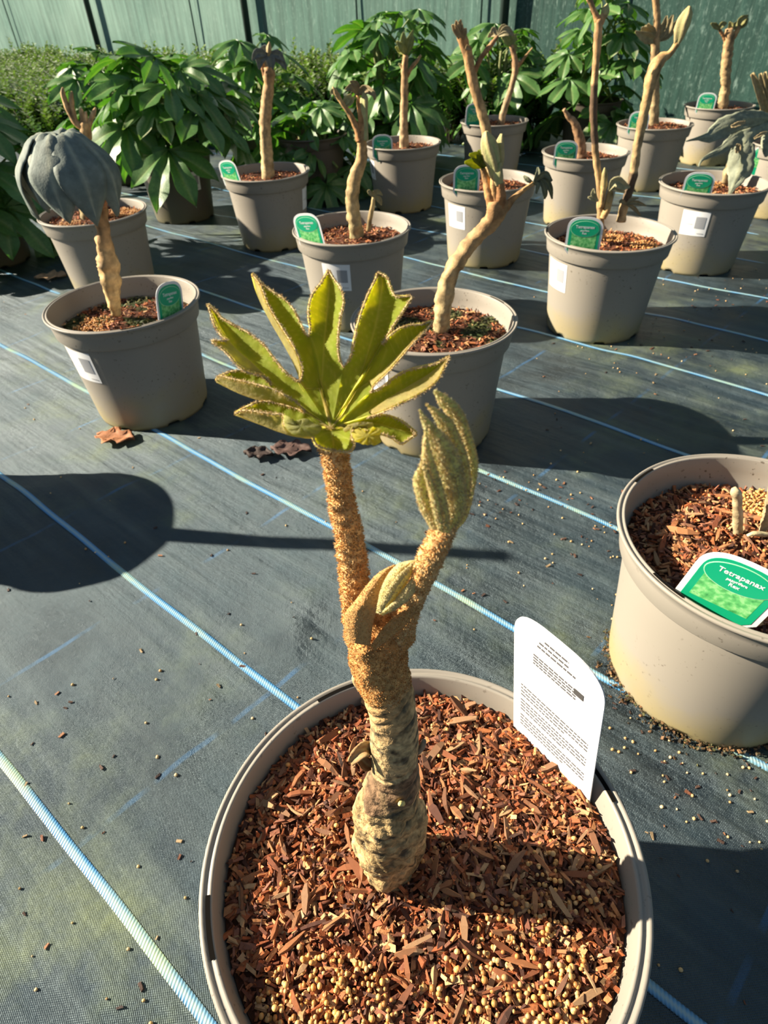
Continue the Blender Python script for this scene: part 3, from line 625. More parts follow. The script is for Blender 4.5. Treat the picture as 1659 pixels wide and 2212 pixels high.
def lens(Lp, Rp, Y, dy0, bulge, c, cedge, name, nrow=34, nc=12, ridge=0.0):
    Ls, Rs = catmull(Lp, nrow), catmull(Rp, nrow); V = []; cols = []; F = []
    for side in (1, -1):
        for i in range(nrow):
            wd_ = math.hypot(*(Rs[i] - Ls[i]))
            for j in range(nc + 1):
                w = j / nc; p = lerp(Ls[i], Rs[i], w); Pw = at_y(p[0], p[1], Y + dy0); m = depth(Pw) / FPX
                b = side * bulge * wd_ * m * (0.55 * math.sqrt(max(0, 1 - (2 * w - 1) ** 2)) + 0.55 * max(0, 1 - abs(w - 0.38) / (0.38 if w < 0.38 else 0.62)) ** 1.3) * (1 if side > 0 else 0.6)
                d = (CAM - Pw).normalized(); q = Pw + d * b; q = q + d * (0.0004 * fbm(q.x*220, q.y*220, q.z*220, 3))
                V.append(q); e = abs(2 * w - 1); cols.append(mixc(c, cedge, min(1, max(0, max((e - 0.62) * 2.4, 1.1 - 4.5 * abs(w - 0.38)) + 0.35 * fbm(q.x*180, q.y*180, q.z*180, 2)))))
    n1 = nc + 1; off = nrow * n1
    for i in range(nrow - 1):
        for j in range(nc):
            F.append((i*n1+j, i*n1+j+1, (i+1)*n1+j+1, (i+1)*n1+j)); F.append((off+i*n1+j, off+(i+1)*n1+j, off+(i+1)*n1+j+1, off+i*n1+j+1))
    return V, F, cols, name
fl = empty('folded_leaf', (0, 0, 0)); fl.parent = mp_; fl['label'] = 'unopened pale green leaf with folded lobes'
BG, BE = (0.66, 0.70, 0.30), (0.76, 0.58, 0.28)
PETALS = [
 ([(1010, 1100), (1130, 960), (1170, 780), (1120, 500), (1060, 300), (980, 200), (925, 90)], [(1080, 1110), (1170, 1000), (1217, 830), (1250, 600), (1200, 390), (1130, 210), (1010, 105), (935, 70)], 0.004, 0.30),
 ([(1000, 1105), (1080, 900), (1060, 700), (1000, 470), (940, 300), (900, 225), (866, 180)], [(1060, 1110), (1158, 990), (1198, 800), (1185, 600), (1125, 420), (1062, 290), (965, 218), (868, 170)], -0.001, 0.28),
 ([(990, 1100), (1010, 950), (960, 760), (905, 560), (870, 400), (835, 290), (822, 222)], [(1040, 1112), (1150, 965), (1162, 760), (1105, 520), (1010, 400), (905, 300), (828, 215)], -0.005, 0.26),
 ([(985, 1100), (960, 990), (905, 800), (850, 610), (845, 480), (866, 345)], [(1035, 1112), (1040, 960), (1000, 790), (945, 620), (900, 480), (872, 340)], -0.009, 0.34),
 ([(900, 1075), (830, 940), (800, 850), (780, 715), (828, 610), (848, 500)], [(1010, 1112), (965, 1000), (900, 850), (865, 700), (852, 560), (852, 495)], -0.006, 0.34),
 ([(960, 1100), (925, 960), (878, 760), (850, 640), (850, 560)], [(1005, 1110), (985, 960), (945, 800), (885, 650), (856, 550)], -0.010, 0.4)]
fv, ff, fc = [], [], []
for Lp, Rp, dy0, bg_ in PETALS:
    V, F, cc, _ = lens(C('B', *Lp), C('B', *Rp), YT, dy0 - 0.030, bg_, BG, BE, 'lobe')
    wpart('folded_lobe', V, F, M['budm'], fl, col=cc); o = len(fv); fv += V; ff += [tuple(k + o for k in f) for f in F]
fuzz(fv, ff, 9000, 0.0006, 0.00016, [(0.72, 0.58, 0.30), (0.66, 0.48, 0.22), (0.70, 0.66, 0.36)], fl)
# sheath and small bud in the fork
sh = []
V, F, cc, _ = lens(C('B', (300, 1900), (285, 1700), (360, 1600), (450, 1480), (540, 1390), (640, 1340)), C('B', (470, 1930), (490, 1760), (530, 1620), (575, 1500), (615, 1410), (655, 1345)), YT, -0.0105, 0.40, (0.58, 0.33, 0.125), (0.52, 0.29, 0.11), 'sheath')
o = wpart('sheath', V, F, M['felt'], mp_, col=cc); o['label'] = 'smooth orange sheath around the small bud'; fuzz(V, F, 1500, 0.0004, 0.00025, [ORG, ORG2], o)
V, F, cc, _ = lens(C('B', (470, 1930), (560, 1800), (640, 1720), (740, 1640), (820, 1560)), C('B', (500, 1960), (640, 1850), (740, 1760), (800, 1670), (830, 1570)), YT, -0.011, 0.4, (0.50, 0.28, 0.10), (0.46, 0.25, 0.09), 'sheath')
o = wpart('sheath', V, F, M['felt'], mp_, col=cc); fuzz(V, F, 900, 0.0006, 0.0003, [ORG, ORG2], o)
sb = empty('small_bud', (0, 0, 0)); sb.parent = mp_; sb['label'] = 'small pale green bud in the stem fork'
for Lp, Rp, dy0, bg_ in ((((510, 1690), (540, 1530), (590, 1420), (660, 1340), (740, 1312), (798, 1305)), ((560, 1680), (650, 1600), (720, 1500), (775, 1400), (805, 1335), (800, 1306)), -0.0150, 0.38),
                         (((530, 1695), (640, 1600), (720, 1500), (780, 1430), (832, 1385)), ((560, 1708), (680, 1650), (770, 1570), (822, 1480), (838, 1388)), -0.0165, 0.40),
                         (((520, 1692), (570, 1560), (640, 1450), (720, 1370), (790, 1312)), ((545, 1695), (630, 1560), (690, 1460), (750, 1390), (796, 1318)), -0.0185, 0.30)):
    V, F, cc, _ = lens(C('B', *Lp), C('B', *Rp), YT, dy0, bg_, (0.76, 0.72, 0.36), (0.74, 0.60, 0.30), 'bud')
    o = wpart('bud_lobe', V, F, M['budm'], sb, col=cc); fuzz(V, F, 500, 0.0005, 0.0002, [(0.66, 0.58, 0.34)], sb)
# the open leaf
O_PX = C('L', (752, 965))[0]; O_W = at_y(O_PX[0], O_PX[1], YT - 0.001); EL = math.radians(36); LN = Vector((0, -math.sin(EL), math.cos(EL)))
OL = (752, 965)
S = {'01': (655, 955), '12': (600, 872), '23': (410, 720), '34': (572, 700), '45': (625, 438), '56': (820, 615), '6b': (1040, 485), '67': (975, 758), '78': (960, 900), '89': (880, 965)}
LOBES = [ # left sinus, left margin, midrib, right margin, right sinus, fold left, fold right, flip left, flip right
 dict(L='01', lm=[(590, 930), (490, 950), (478, 885), (420, 880), (320, 866), (250, 860)], mid=[(690, 985), (640, 1015), (480, 985), (340, 932), (205, 878)], rm=[(560, 850), (440, 820), (370, 808), (300, 825)], R='12', fl=.008, fr=.001),
 dict(L='12', lm=[(560, 820), (480, 770), (410, 735), (280, 700), (180, 678), (110, 664)], mid=[(650, 915), (590, 868), (500, 830), (400, 808), (300, 785), (200, 745), (97, 690)], rm=[(385, 690), (330, 650), (240, 632), (150, 650)], R='23', fl=.008, fr=.001),
 dict(L='23', lm=[(385, 676), (250, 632), (140, 520), (72, 465), (160, 462), (135, 445), (85, 370)], mid=[(600, 862), (390, 680), (300, 595), (205, 512), (130, 410), (80, 310), (50, 258)], rm=[(500, 650), (430, 570), (370, 490), (300, 430), (200, 375), (130, 335), (90, 290)], R='34', fl=.005, fr=.003, flipl=1),
 dict(L='34', lm=[(587, 640), (560, 540), (510, 450), (440, 340), (385, 240), (350, 150)], mid=[(690, 740), (600, 735), (580, 690), (530, 565), (470, 455), (400, 335), (335, 205), (305, 85)], rm=[(605, 425), (580, 370), (540, 290), (490, 230), (430, 190), (370, 150)], R='45', fl=.006, fr=.003),
 dict(L='45', lm=[(632, 380), (622, 300), (640, 210), (690, 140)], mid=[(695, 735), (700, 640), (715, 450), (738, 200), (737, 62)], rm=[(797, 560), (790, 450), (803, 330), (822, 235), (802, 160), (765, 110)], R='56', fl=.005, fr=.007),
 dict(L='56', lm=[(860, 560), (880, 470), (900, 380), (930, 280), (960, 200), (1000, 120)], mid=[(840, 850), (900, 710), (945, 590), (990, 430), (1012, 340), (1035, 200), (1040, 120), (1016, 78)], rm=[(1100, 385), (1150, 310), (1185, 255), (1210, 212), (1160, 215), (1112, 208), (1090, 160), (1060, 95)], R='6b', fl=.006, fr=.004),
 dict(L='6b', lm=[(1080, 440), (1140, 395), (1200, 375), (1270, 370)], mid=[(840, 840), (910, 735), (1010, 675), (1115, 575), (1225, 460), (1328, 350)], rm=[(1000, 715), (1070, 650), (1150, 560), (1230, 465), (1295, 400)], R='67', fl=.004, fr=.005, flipr=1),
 dict(L='67', lm=[(1040, 730), (1100, 680), (1170, 640), (1250, 615), (1350, 595)], mid=[(800, 955), (950, 880), (1100, 785), (1200, 725), (1320, 650), (1424, 553)], rm=[(1050, 868), (1150, 822), (1250, 772), (1350, 700), (1395, 620)], R='78', fl=.003, fr=.006, flipr=1),
 dict(L='78', lm=[(1060, 888), (1140, 915), (1190, 950)], mid=[(900, 940), (1000, 935), (1100, 960), (1238, 992)], rm=[(1030, 990), (1100, 1015), (1150, 1048), (1200, 1018)], R='89', fl=.001, fr=.004),
 dict(L='89', lm=[(868, 1010), (880, 1060), (850, 1095)], mid=[(755, 1000), (765, 1040), (765, 1088)], rm=[(648, 1000), (665, 1050), (700, 1072)], R='01', fl=.007, fr=.007)]
def leafmap(p, off):
    u, v = C('L', p)[0]; Pw = at_plane(u, v, O_W, LN); d = (CAM - Pw).normalized(); return Pw + d * off
lv, lf, lc, lm_, marg = [], [], [], [], []
N1, N2, NW = 14, 44, 9
for li, lb in enumerate(LOBES):
    mid = catmull([OL] + lb['mid'], 240); dm = np.r_[0, np.cumsum(np.linalg.norm(np.diff(mid, axis=0), axis=1))]
    for side in ('L', 'R'):
        Sx = S[lb[side]]; b1 = np.linspace(OL, Sx, N1 + 1); b2 = catmull([Sx] + lb['lm' if side == 'L' else 'rm'] + [lb['mid'][-1]], N2 + 1); bnd = np.vstack([b1, b2[1:]])
        ts = dm[np.argmin(np.linalg.norm(mid - np.array(Sx), axis=1))]; ts = min(max(ts, 0.12 * dm[-1]), 0.75 * dm[-1])
        tt = np.r_[np.linspace(0, ts, N1 + 1), np.linspace(ts, dm[-1], N2 + 1)[1:]]; mm = np.stack([np.interp(tt, dm, mid[:, 0]), np.interp(tt, dm, mid[:, 1])], -1)
        fold = lb['fl' if side == 'L' else 'fr']; flip = lb.get('flip' + side.lower(), 0); o = len(lv); K = len(tt); mc = []
        for k in range(K):
            fe = 0.0015 * k / N1 if k <= N1 else lerp(0.0015, fold, min(1, (k - N1) / 12)) * (1 - ((k - N1) / N2) ** 3)
            for j in range(NW + 1):
                w = j / NW; p = lerp(mm[k], bnd[k], w); off = fe * (w ** 1.2) + 0.0005 * noise.noise((p[0] * .03, p[1] * .03, li)) * w
                off -= 0.0012 * math.sin(math.pi * w) * (1 if fold < .0045 else 0.3) * (min(k, 12) / 12)
                Pw = leafmap(p, off); lv.append(Pw)
                vein = max(math.exp(-(w / 0.05) ** 2), 0.75 * max(0, 1 - abs(((tt[k] / 34 - w * 1.1) % 1.0) - 0.5) * 9))
                lc.append(mixc(mixc((0.26, 0.36, 0.035), (0.34, 0.40, 0.055), 0.5 + 0.5 * noise.noise((p[0]*.02, p[1]*.02, 1))), (0.50, 0.52, 0.16), 0.6 * vein)); 
                if j == NW and k >= N1: mc.append(Pw)
        for k in range(K - 1):
            for j in range(NW):
                a, b, c, d = o+k*(NW+1)+j, o+(k+1)*(NW+1)+j, o+(k+1)*(NW+1)+j+1, o+k*(NW+1)+j+1
                f = (a, b, c, d) if side == 'L' else (d, c, b, a); lf.append(f[::-1] if (flip and k >= N1 + 2) else f)
        marg.append(mc)
# thin blade with its own upper and under surface
me = mk_mesh('tmp', lv, lf, [M['leafup']]); nrm = np.empty(len(lv) * 3, np.float32); me.vertices.foreach_get('normal', nrm); nrm = nrm.reshape(-1, 3); bpy.data.meshes.remove(me)
up_v = np.array([tuple(v) for v in lv]); dn_v = up_v - nrm * 0.0005
ol = empty('open_leaf', (0, 0, 0)); ol.parent = mp_; ol['label'] = 'spreading lobed leaf, bright green with tan felted margins'
wpart('leaf_upper_surface', up_v, lf, M['leafup'], ol, col=lc)
wpart('leaf_underside', dn_v, [f[::-1] for f in lf], M['leafdn'], ol, col=[mixc((0.60, 0.54, 0.26), (0.66, 0.52, 0.27), 0.5 + 0.5 * noise.noise((v[0]*300, v[1]*300, v[2]*300))) for v in lv])
mv, mf = MB(), None
for mc in marg:
    Pm = np.array([tuple(q) for q in mc]); V, F, Q = tube(Pm, np.full(len(Pm), 0.00022), 6); mv.add(V, F)
wpart('felted_margin', mv.v, mv.f, M['felt'], ol, col=[(0.60, 0.46, 0.24)] * len(mv.v))
fuzz(mv.v, mv.f, 8000, 0.0008, 0.0001, [(0.66, 0.50, 0.27), (0.60, 0.42, 0.18), (0.70, 0.58, 0.36)], ol)
# chewed yellow patch and a small pale flap at the leaf base
def flap(pts, off, c, name, parent):
    cx = np.mean(pts, axis=0); V = [leafmap(cx, off + 0.0015)]; n = len(pts)
    for r in (0.5, 1.0):
        for p in pts: V.append(leafmap(lerp(cx, np.array(p), r), off + 0.0012 * noise.noise((p[0]*.05, p[1]*.05, r))))
    F = [(0, 1+(i+1) % n, 1+i) for i in range(n)] + [(1+i, 1+(i+1) % n, 1+n+(i+1) % n, 1+n+i) for i in range(n)]
    o = wpart(name, V, F, M['leafdn'], parent, col=[mixc(c, (0.5, 0.42, 0.2), 0.3 * random.random()) for _ in V]); o.modifiers.new('thickness', 'SOLIDIFY').thickness = 0.0006; return o
flap(catmull([(865, 985), (900, 965), (960, 975), (1000, 958), (1035, 965), (1030, 1010), (1035, 1040), (990, 1055), (940, 1050), (890, 1035), (865, 985)], 40)[:-1], 0.009, (0.62, 0.58, 0.16), 'chewed_lobe', ol)['label'] = 'torn yellow-green scrap of leaf'
flap(catmull([(820, 965), (860, 938), (930, 925), (992, 935), (980, 955), (920, 950), (870, 962), (835, 985), (820, 965)], 36)[:-1], 0.0085, (0.48, 0.45, 0.24), 'basal_lobe', ol)
flap(catmull([(480, 890), (500, 935), (560, 915), (605, 906), (660, 935), (700, 955), (660, 1000), (600, 1005), (520, 985), (490, 950), (480, 890)], 36)[:-1], 0.010, (0.46, 0.47, 0.24), 'basal_lobe', ol)
# scales and stubs on the trunk
blade(mp_, C('T', (420, 985, 60), (360, 975, 110), (300, 1020, 100), (235, 1095, 50)), YT, (0.50, 0.36, 0.17), (0.30, 0.15, 0.06), 'dry_scale', dy=[0, -0.002, -0.004, -0.006], fold=0.8)
blade(mp_, C('T', (420, 1140, 40), (380, 1110, 100), (330, 1060, 90), (310, 1020, 30)), YT, (0.28, 0.13, 0.05), (0.18, 0.08, 0.03), 'dry_scale', dy=[0, -0.001, -0.002, -0.003], fold=0.6)
stem(mp_, C('T', (330, 430, 100), (295, 380, 90), (275, 340, 70), (278, 322, 30)), YT, TAN, TAN, 'stub', n=10, ns=12)
stem(mp_, C('T', (720, 1440, 60), (690, 1450, 60), (672, 1462, 40)), YT, (0.60, 0.50, 0.16), (0.64, 0.54, 0.2), 'stub', dy=[0, -0.012, -0.015], n=8, ns=10)
stem(mp_, C('T', (830, 1000, 60), (870, 950, 60), (885, 900, 40)), YT, (0.30, 0.22, 0.14), (0.34, 0.26, 0.17), 'stub', n=8, ns=10)

# ------------------------------------------------------------------ label seen from the back in the main pot
def main_tag():
    a = at_z(1110, 1562, SOILZ + 0.004); b = at_z(1275, 1726, SOILZ + 0.004); ax = (b - a); ax.z = 0; wdt = ax.length; ax.normalize()
    def closest(p, u, v):
        d = ray(u, v); k = Vector((0, 0, 1)); w0 = CAM - p; A_, B_, D_, E_ = d.dot(d), d.dot(k), d.dot(w0), k.dot(w0); t = (B_ * E_ - D_) / (A_ - B_ * B_); return CAM + d * t
    upv = (closest(b, 1306, 1530) - b); hs = upv.length; upv.normalize(); nrm = ax.cross(upv).normalized()
    e = empty('plant_tag', a); tag(e, 'white plant label showing its small-print back in foreground pot', 'plant label', 'plant labels stuck in the pots')
    def pt(s, h, off): return a + ax * (s * wdt) + upv * h + nrm * off
    ht = hs + 0.024; out = [(0, -0.03), (1, -0.03), (1, hs)] + [(0.5 + 0.5 * math.copysign(abs(math.cos(math.pi*i/20)) ** 0.6, math.cos(math.pi*i/20)), hs + (ht - hs) * math.sin(math.pi*i/20) ** 0.8) for i in range(1, 20)] + [(0, hs)]
    V = [pt(s, h, 0.0004) for s, h in out] + [pt(s, h, -0.0004) for s, h in out]; n = len(out)
    F = [tuple(range(n)), tuple(range(2*n-1, n-1, -1))] + [((i+1) % n, i, n+i, n+(i+1) % n) for i in range(n)]
    wpart('tag', V, F, M['tagback'], e, smooth=False)
    sgn = 0.0006 if nrm.dot(CAM - a) > 0 else -0.0006
    def bars(rows, m, name):
        mb = MB()
        for (s0, s1, h, th) in rows:
            s = s0
            while s < s1:
                l = random.uniform(0.02, 0.06); e2 = min(s + l, s1); q = [pt(s, h, sgn), pt(e2, h, sgn), pt(e2, h + th, sgn), pt(s, h + th, sgn)]; mb.add(q if sgn > 0 else q[::-1], [(0, 1, 2, 3)]); s = e2 + 0.012
        wpart(name, mb.v, mb.f, m, e, smooth=False)['label'] = 'rows of tiny grey print'
    rows = []
    for blk, (h0, nr) in enumerate(((0.010, 4), (0.027, 4), (0.043, 4))):
        for r in range(nr): rows.append((0.10, 0.90 - 0.25 * (r == 0), h0 + r * 0.0034, 0.0012))
    bars(rows, M['tagink'], 'small_print')
    bars([(0.24, 0.72, hs - 0.014 + r * 0.0026, 0.0013) for r in range(4)], M['tagink'], 'small_print')
    bars([(0.28, 0.70, hs + 0.004, 0.0015), (0.30, 0.62, hs + 0.008, 0.0015), (0.36, 0.62, hs + 0.012, 0.0015)], M['tagink'], 'small_print')
    q = [pt(0.70, hs - 0.009, sgn * 1.2), pt(0.80, hs - 0.009, sgn * 1.2), pt(0.80, hs - 0.004, sgn * 1.2), pt(0.70, hs - 0.004, sgn * 1.2)]
    wpart('black_mark', q if sgn > 0 else q[::-1], [(0, 1, 2, 3)], M['ink'], e, smooth=False)
main_tag()

# ------------------------------------------------------------------ the other pots
pot('P2', 'taupe pot cropped by the right edge, stained with soil at its foot', slots=(2.25, 3.6))
soil('P2', 0.168, 'coarse red bark mulch in the pot at the right edge', 3200, size=(0.005, 0.016), ngran=60, gran_at=((0.05, 0.07, 0.03, 700),), nbig=150, bigsize=(0.011, 0.024), mound=0.008)
plant_tag('P2', 1560, 1290, 1199, 0.12, 'large green plant label with readable name in the pot at the right edge', lean=0.10, roll=0.16, r=0.108)
p2 = plant('P2', 'cut back stub standing in the pot at the right edge')
stem(p2, C('R', (1000, 690, 50), (1002, 620, 62), (1000, 500, 60), (998, 400, 56), (985, 360, 62), (1000, 345, 40)), 0.43, (0.50, 0.40, 0.22), (0.54, 0.44, 0.26), rings=0.05, n=30)
stem(p2, C('R', (1150, 640, 40), (1185, 560, 60), (1215, 440, 70), (1235, 330, 60)), 0.43, (0.52, 0.42, 0.24), (0.52, 0.42, 0.24), rings=0.05, name='side_shoot')
stem(p2, C('R', (1060, 650, 20), (1110, 635, 34), (1170, 640, 36), (1230, 640, 30)), 0.42, (0.54, 0.46, 0.26), (0.5, 0.42, 0.24), name='root', n=14)

pot('P3', 'taupe pot at left with dark wilted umbrella leaf above', sticker=(178, 775))
soil('P3', 0.165, 'mossy dark mulch with tan patches in the left pot', 900, moss=0.5, ngran=30, gran_at=((-0.05, -0.03, 0.035, 260), (0.03, -0.08, 0.04, 300)))
plant_tag('P3', 378, 690, 610, 0.85, 'tilted green plant label turned sideways in the left pot', lean=0.05, roll=0.18)
p3 = plant('P3', 'crooked pale stem with dark drooping umbrella leaf in left pot')
Y3 = POTS['P3'][1]
stem(p3, C(4, (740, 830, 60), (735, 780, 70), (710, 640, 112), (695, 500, 128), (670, 380, 95), (655, 260, 85), (640, 130, 84), (625, 30, 80)), Y3, (0.48, 0.36, 0.16), (0.44, 0.22, 0.09), rings=0.06, rough=0.16, n=50, ns=18)
stem(p3, C(1, (640, 1320, 80), (645, 1230, 82), (630, 1130, 60), (605, 1060, 30), (588, 1005, 14)), Y3, (0.36, 0.15, 0.07), (0.36, 0.17, 0.07), 'dry_stalk')
stem(p3, C(1, (630, 1400, 60), (600, 1340, 50), (572, 1280, 32), (555, 1230, 12)), Y3, (0.45, 0.26, 0.11), (0.52, 0.34, 0.16), 'dry_stalk', dy=[0, -.004, -.008, -.012])
UC = at_y(*C(1, (365, 880))[0], Y3); stem(p3, C(1, (600, 1180, 36), (560, 1000, 30), (480, 900, 28), (365, 880, 24)), Y3, (0.3, 0.16, 0.07), (0.2, 0.2, 0.1), 'petiole', dy=[0, .02, .02, 0])
ul = empty('drooping_leaf', (0, 0, 0)); ul.parent = p3; ul['label'] = 'dark grey-green wilted umbrella shaped leaf'
DKG, DKG2 = (0.15, 0.19, 0.17), (0.22, 0.255, 0.22)
for k in range(10):
    az = 2*math.pi*k/10 + 0.35 + random.uniform(-.12, .12); Lr = random.uniform(0.85, 1.2); V = []; cols = []; n, nw = 22, 5
    for i in range(n):
        t = i / (n - 1); rr = 0.070 * (1 - (1 - min(1, t * 1.25)) ** 2.0) * Lr * (1 - 0.10 * t * t); zz = 0.008 * math.sin(min(1, t * 3) * math.pi) - 0.098 * Lr * max(0, t - 0.12) ** 1.45
        wdt = 0.034 * (min(1, t / 0.45) ** 0.7) * (1 - max(0, (t - 0.55) / 0.45) ** 1.5) + 0.0006
        for j in range(-nw, nw + 1):
            w = j / nw; a2 = az + 0.0; px = rr * math.cos(a2) - w * wdt * math.sin(a2); py = rr * math.sin(a2) + w * wdt * math.cos(a2)
            V.append((UC.x + px - 0.010 * math.cos(az) * w * w * t, UC.y + py - 0.010 * math.sin(az) * w * w * t, UC.z + zz - 0.010 * abs(w) * (0.4 + t) + 0.004 * noise.noise((px * 60, py * 60, k))))
            cols.append(mixc(mixc(DKG, DKG2, 0.5 + noise.noise((t * 5, w * 2, k))), (0.40, 0.42, 0.32), 0.8 if j == 0 else 0.0))
    m = 2*nw+1; F = [(i*m+j, (i+1)*m+j, (i+1)*m+j+1, i*m+j+1) for i in range(n-1) for j in range(m-1)]
    o = wpart('leaf_lobe', V, F, M['dry'], ul, col=cols); o.modifiers.new('thickness', 'SOLIDIFY').thickness = 0.0009

pot('P4', 'taupe pot behind the open leaf holding the leaning plant', sticker=(812, 828), slots=(0.5, 2.6))
soil('P4', 0.172, 'mossy bark mulch under the leaning plant', 1100, moss=0.52, ngran=20)
p4 = plant('P4', 'leaning pale stem with green shoots and one wilted side branch'); Y4 = POTS['P4'][1]
stem(p4, C(5, (1018, 1180, 80), (1020, 1130, 92), (1036, 1000, 100), (1062, 880, 88), (1130, 760, 88), (1220, 650, 86), (1295, 575, 92), (1330, 500, 120), (1325, 440, 110)), Y4, (0.45, 0.36, 0.18), (0.46, 0.25, 0.10), rings=0.06, rough=0.14, n=60, ns=18)
stem(p4, C(5, (1320, 520, 70), (1295, 430, 62), (1270, 330, 44), (1250, 265, 30)), Y4, BRN, (0.48, 0.28, 0.11), 'branch')
stem(p4, C(5, (1330, 500, 70), (1330, 420, 60), (1318, 340, 52), (1318, 290, 44)), Y4, BRN, (0.52, 0.32, 0.13), 'branch', dy=[0, -.004, -.008, -.008])
bud(p4, C(5, (1318, 320, 40), (1310, 240, 70), (1290, 160, 80), (1275, 100, 60), (1270, 60, 16)), Y4, dy=[-.008]*5, ridges=4)
bud(p4, C(5, (1330, 300, 30), (1345, 220, 50), (1350, 130, 44), (1358, 75, 14)), Y4, ridges=3)
bud(p4, C(5, (1345, 360, 40), (1338, 310, 52), (1345, 265, 40), (1352, 238, 12)), Y4, dy=[-.012]*4, ridges=3)
stem(p4, C(5, (1350, 500, 56), (1352, 420, 56), (1345, 350, 44)), Y4, BRN, BRN, 'branch', dy=[-.004, -.01, -.012])
stem(p4, C(5, (1345, 530, 50), (1385, 480, 46), (1430, 430, 32), (1480, 390, 26), (1535, 352, 22)), Y4, BRN, (0.46, 0.28, 0.11), 'branch')
for i, q in enumerate((((1250, 265, 10), (1200, 240, 50), (1150, 235, 12)), ((1250, 265, 10), (1215, 205, 50), (1175, 190, 10)), ((1250, 265, 10), (1240, 200, 46), (1228, 165, 10)), ((1250, 265, 10), (1290, 210, 50), (1318, 170, 10)), ((1250, 268, 10), (1260, 230, 40), (1262, 190, 8)))):
    blade(p4, C(5, *q), Y4, (0.28, 0.34, 0.05), (0.20, 0.26, 0.04), dy=[0, -.006, -.012 + .004 * i], seed=i, mat_='leafup')
for i, q in enumerate((((1535, 352, 8), (1560, 300, 26), (1560, 262, 8)), ((1535, 352, 8), (1500, 330, 22), (1480, 310, 6)), ((1535, 352, 8), (1590, 330, 34), (1625, 370, 30), (1640, 440, 8)), ((1535, 352, 8), (1580, 340, 26), (1600, 400, 26), (1598, 440, 8)), ((1535, 352, 8), (1560, 360, 22), (1550, 410, 8)), ((1535, 352, 8), (1600, 300, 30), (1640, 340, 8)))):
    blade(p4, C(5, *q), Y4, (0.20, 0.21, 0.12), (0.12, 0.14, 0.09), dy=[0, .006 - .004 * i, .012 - .006 * i] + [0.01] * (len(q) - 3), seed=20 + i, name='wilted_leaf')

pot('P5', 'taupe pot holding two tall thin bare stems', sticker=(1202, 582), slots=(0.9, 2.9))
soil('P5', 0.170, 'red bark mulch with tan clumps around the two thin stems', 1100, ngran=40, gran_at=((0.02, 0.03, 0.03, 160), (0.07, -0.02, 0.03, 160)))
plant_tag('P5', 1256, 540, 467, 0.0, 'green plant label in the pot of two tall thin stems')
p5 = plant('P5', 'two tall thin bare stems with folded buds reaching the top edge'); Y5 = POTS['P5'][1]
stem(p5, C(3, (590, 1520, 50), (585, 1420, 46), (580, 1200, 42), (555, 1000, 44), (545, 850, 46), (540, 700, 46), (550, 500, 44), (560, 350, 46), (572, 200, 52), (572, 120, 46)), Y5, (0.44, 0.30, 0.14), (0.46, 0.26, 0.11), n=70, rings=0.03, dark=(0.48, 0.75))
stem(p5, C(3, (570, 140, 42), (545, 70, 34), (515, 0, 34), (490, -60, 40)), Y5, BRN, (0.5, 0.33, 0.15), 'branch')
stem(p5, C(3, (575, 170, 40), (598, 115, 44), (610, 90, 40)), Y5, BRN, TAN, 'branch'); bud(p5, C(3, (606, 110, 34), (616, 70, 46), (630, 22, 12)), Y5)
stem(p5, C(3, (715, 1420, 60), (735, 1330, 56), (790, 1150, 54), (820, 950, 54), (850, 800, 58), (890, 600, 64), (930, 450, 84), (975, 375, 70), (1020, 352, 44), (1050, 320, 36), (1078, 270, 38)), Y5, (0.40, 0.30, 0.15), (0.50, 0.30, 0.12), n=70, rings=0.03, dark=(0.12, 0.30))
bud(p5, C(3, (1070, 290, 36), (1090, 230, 64), (1110, 160, 78), (1140, 90, 62), (1158, 38, 14)), Y5, c=(0.44, 0.42, 0.18), ridges=4)
for i, q in enumerate((((590, 1330, 26), (605, 1200, 40), (612, 1120, 36), (612, 1075, 8)), ((600, 1400, 40), (630, 1330, 44), (645, 1250, 40), (650, 1200, 10)))):
    stem(p5, C(3, *q), Y5 - 0.01, (0.48, 0.30, 0.12), (0.46, 0.38, 0.16), 'side_shoot')
for i, q in enumerate((((640, 1220, 10), (680, 1165, 60), (730, 1190, 50), (775, 1200, 8)), ((640, 1220, 10), (690, 1200, 44), (740, 1235, 8)), ((570, 1290, 8), (540, 1245, 30), (540, 1210, 6)), ((570, 1290, 8), (530, 1270, 26), (505, 1265, 6)))):
    blade(p5, C(3, *q), Y5 - 0.02, (0.52, 0.48, 0.28), (0.42, 0.38, 0.18), seed=40 + i, name='small_leaf')
for i, q in enumerate((((750, 1310, 8), (810, 1300, 26), (880, 1320, 6)), ((750, 1310, 8), (800, 1335, 22), (840, 1380, 6)), ((750, 1310, 8), (720, 1290, 24), (705, 1300, 6)), ((750, 1310, 8), (780, 1280, 20), (830, 1270, 6)))):
    blade(p5, C(3, *q), Y5 - 0.02, (0.30, 0.25, 0.13), (0.2, 0.17, 0.09), seed=50 + i, name='dry_leaf')

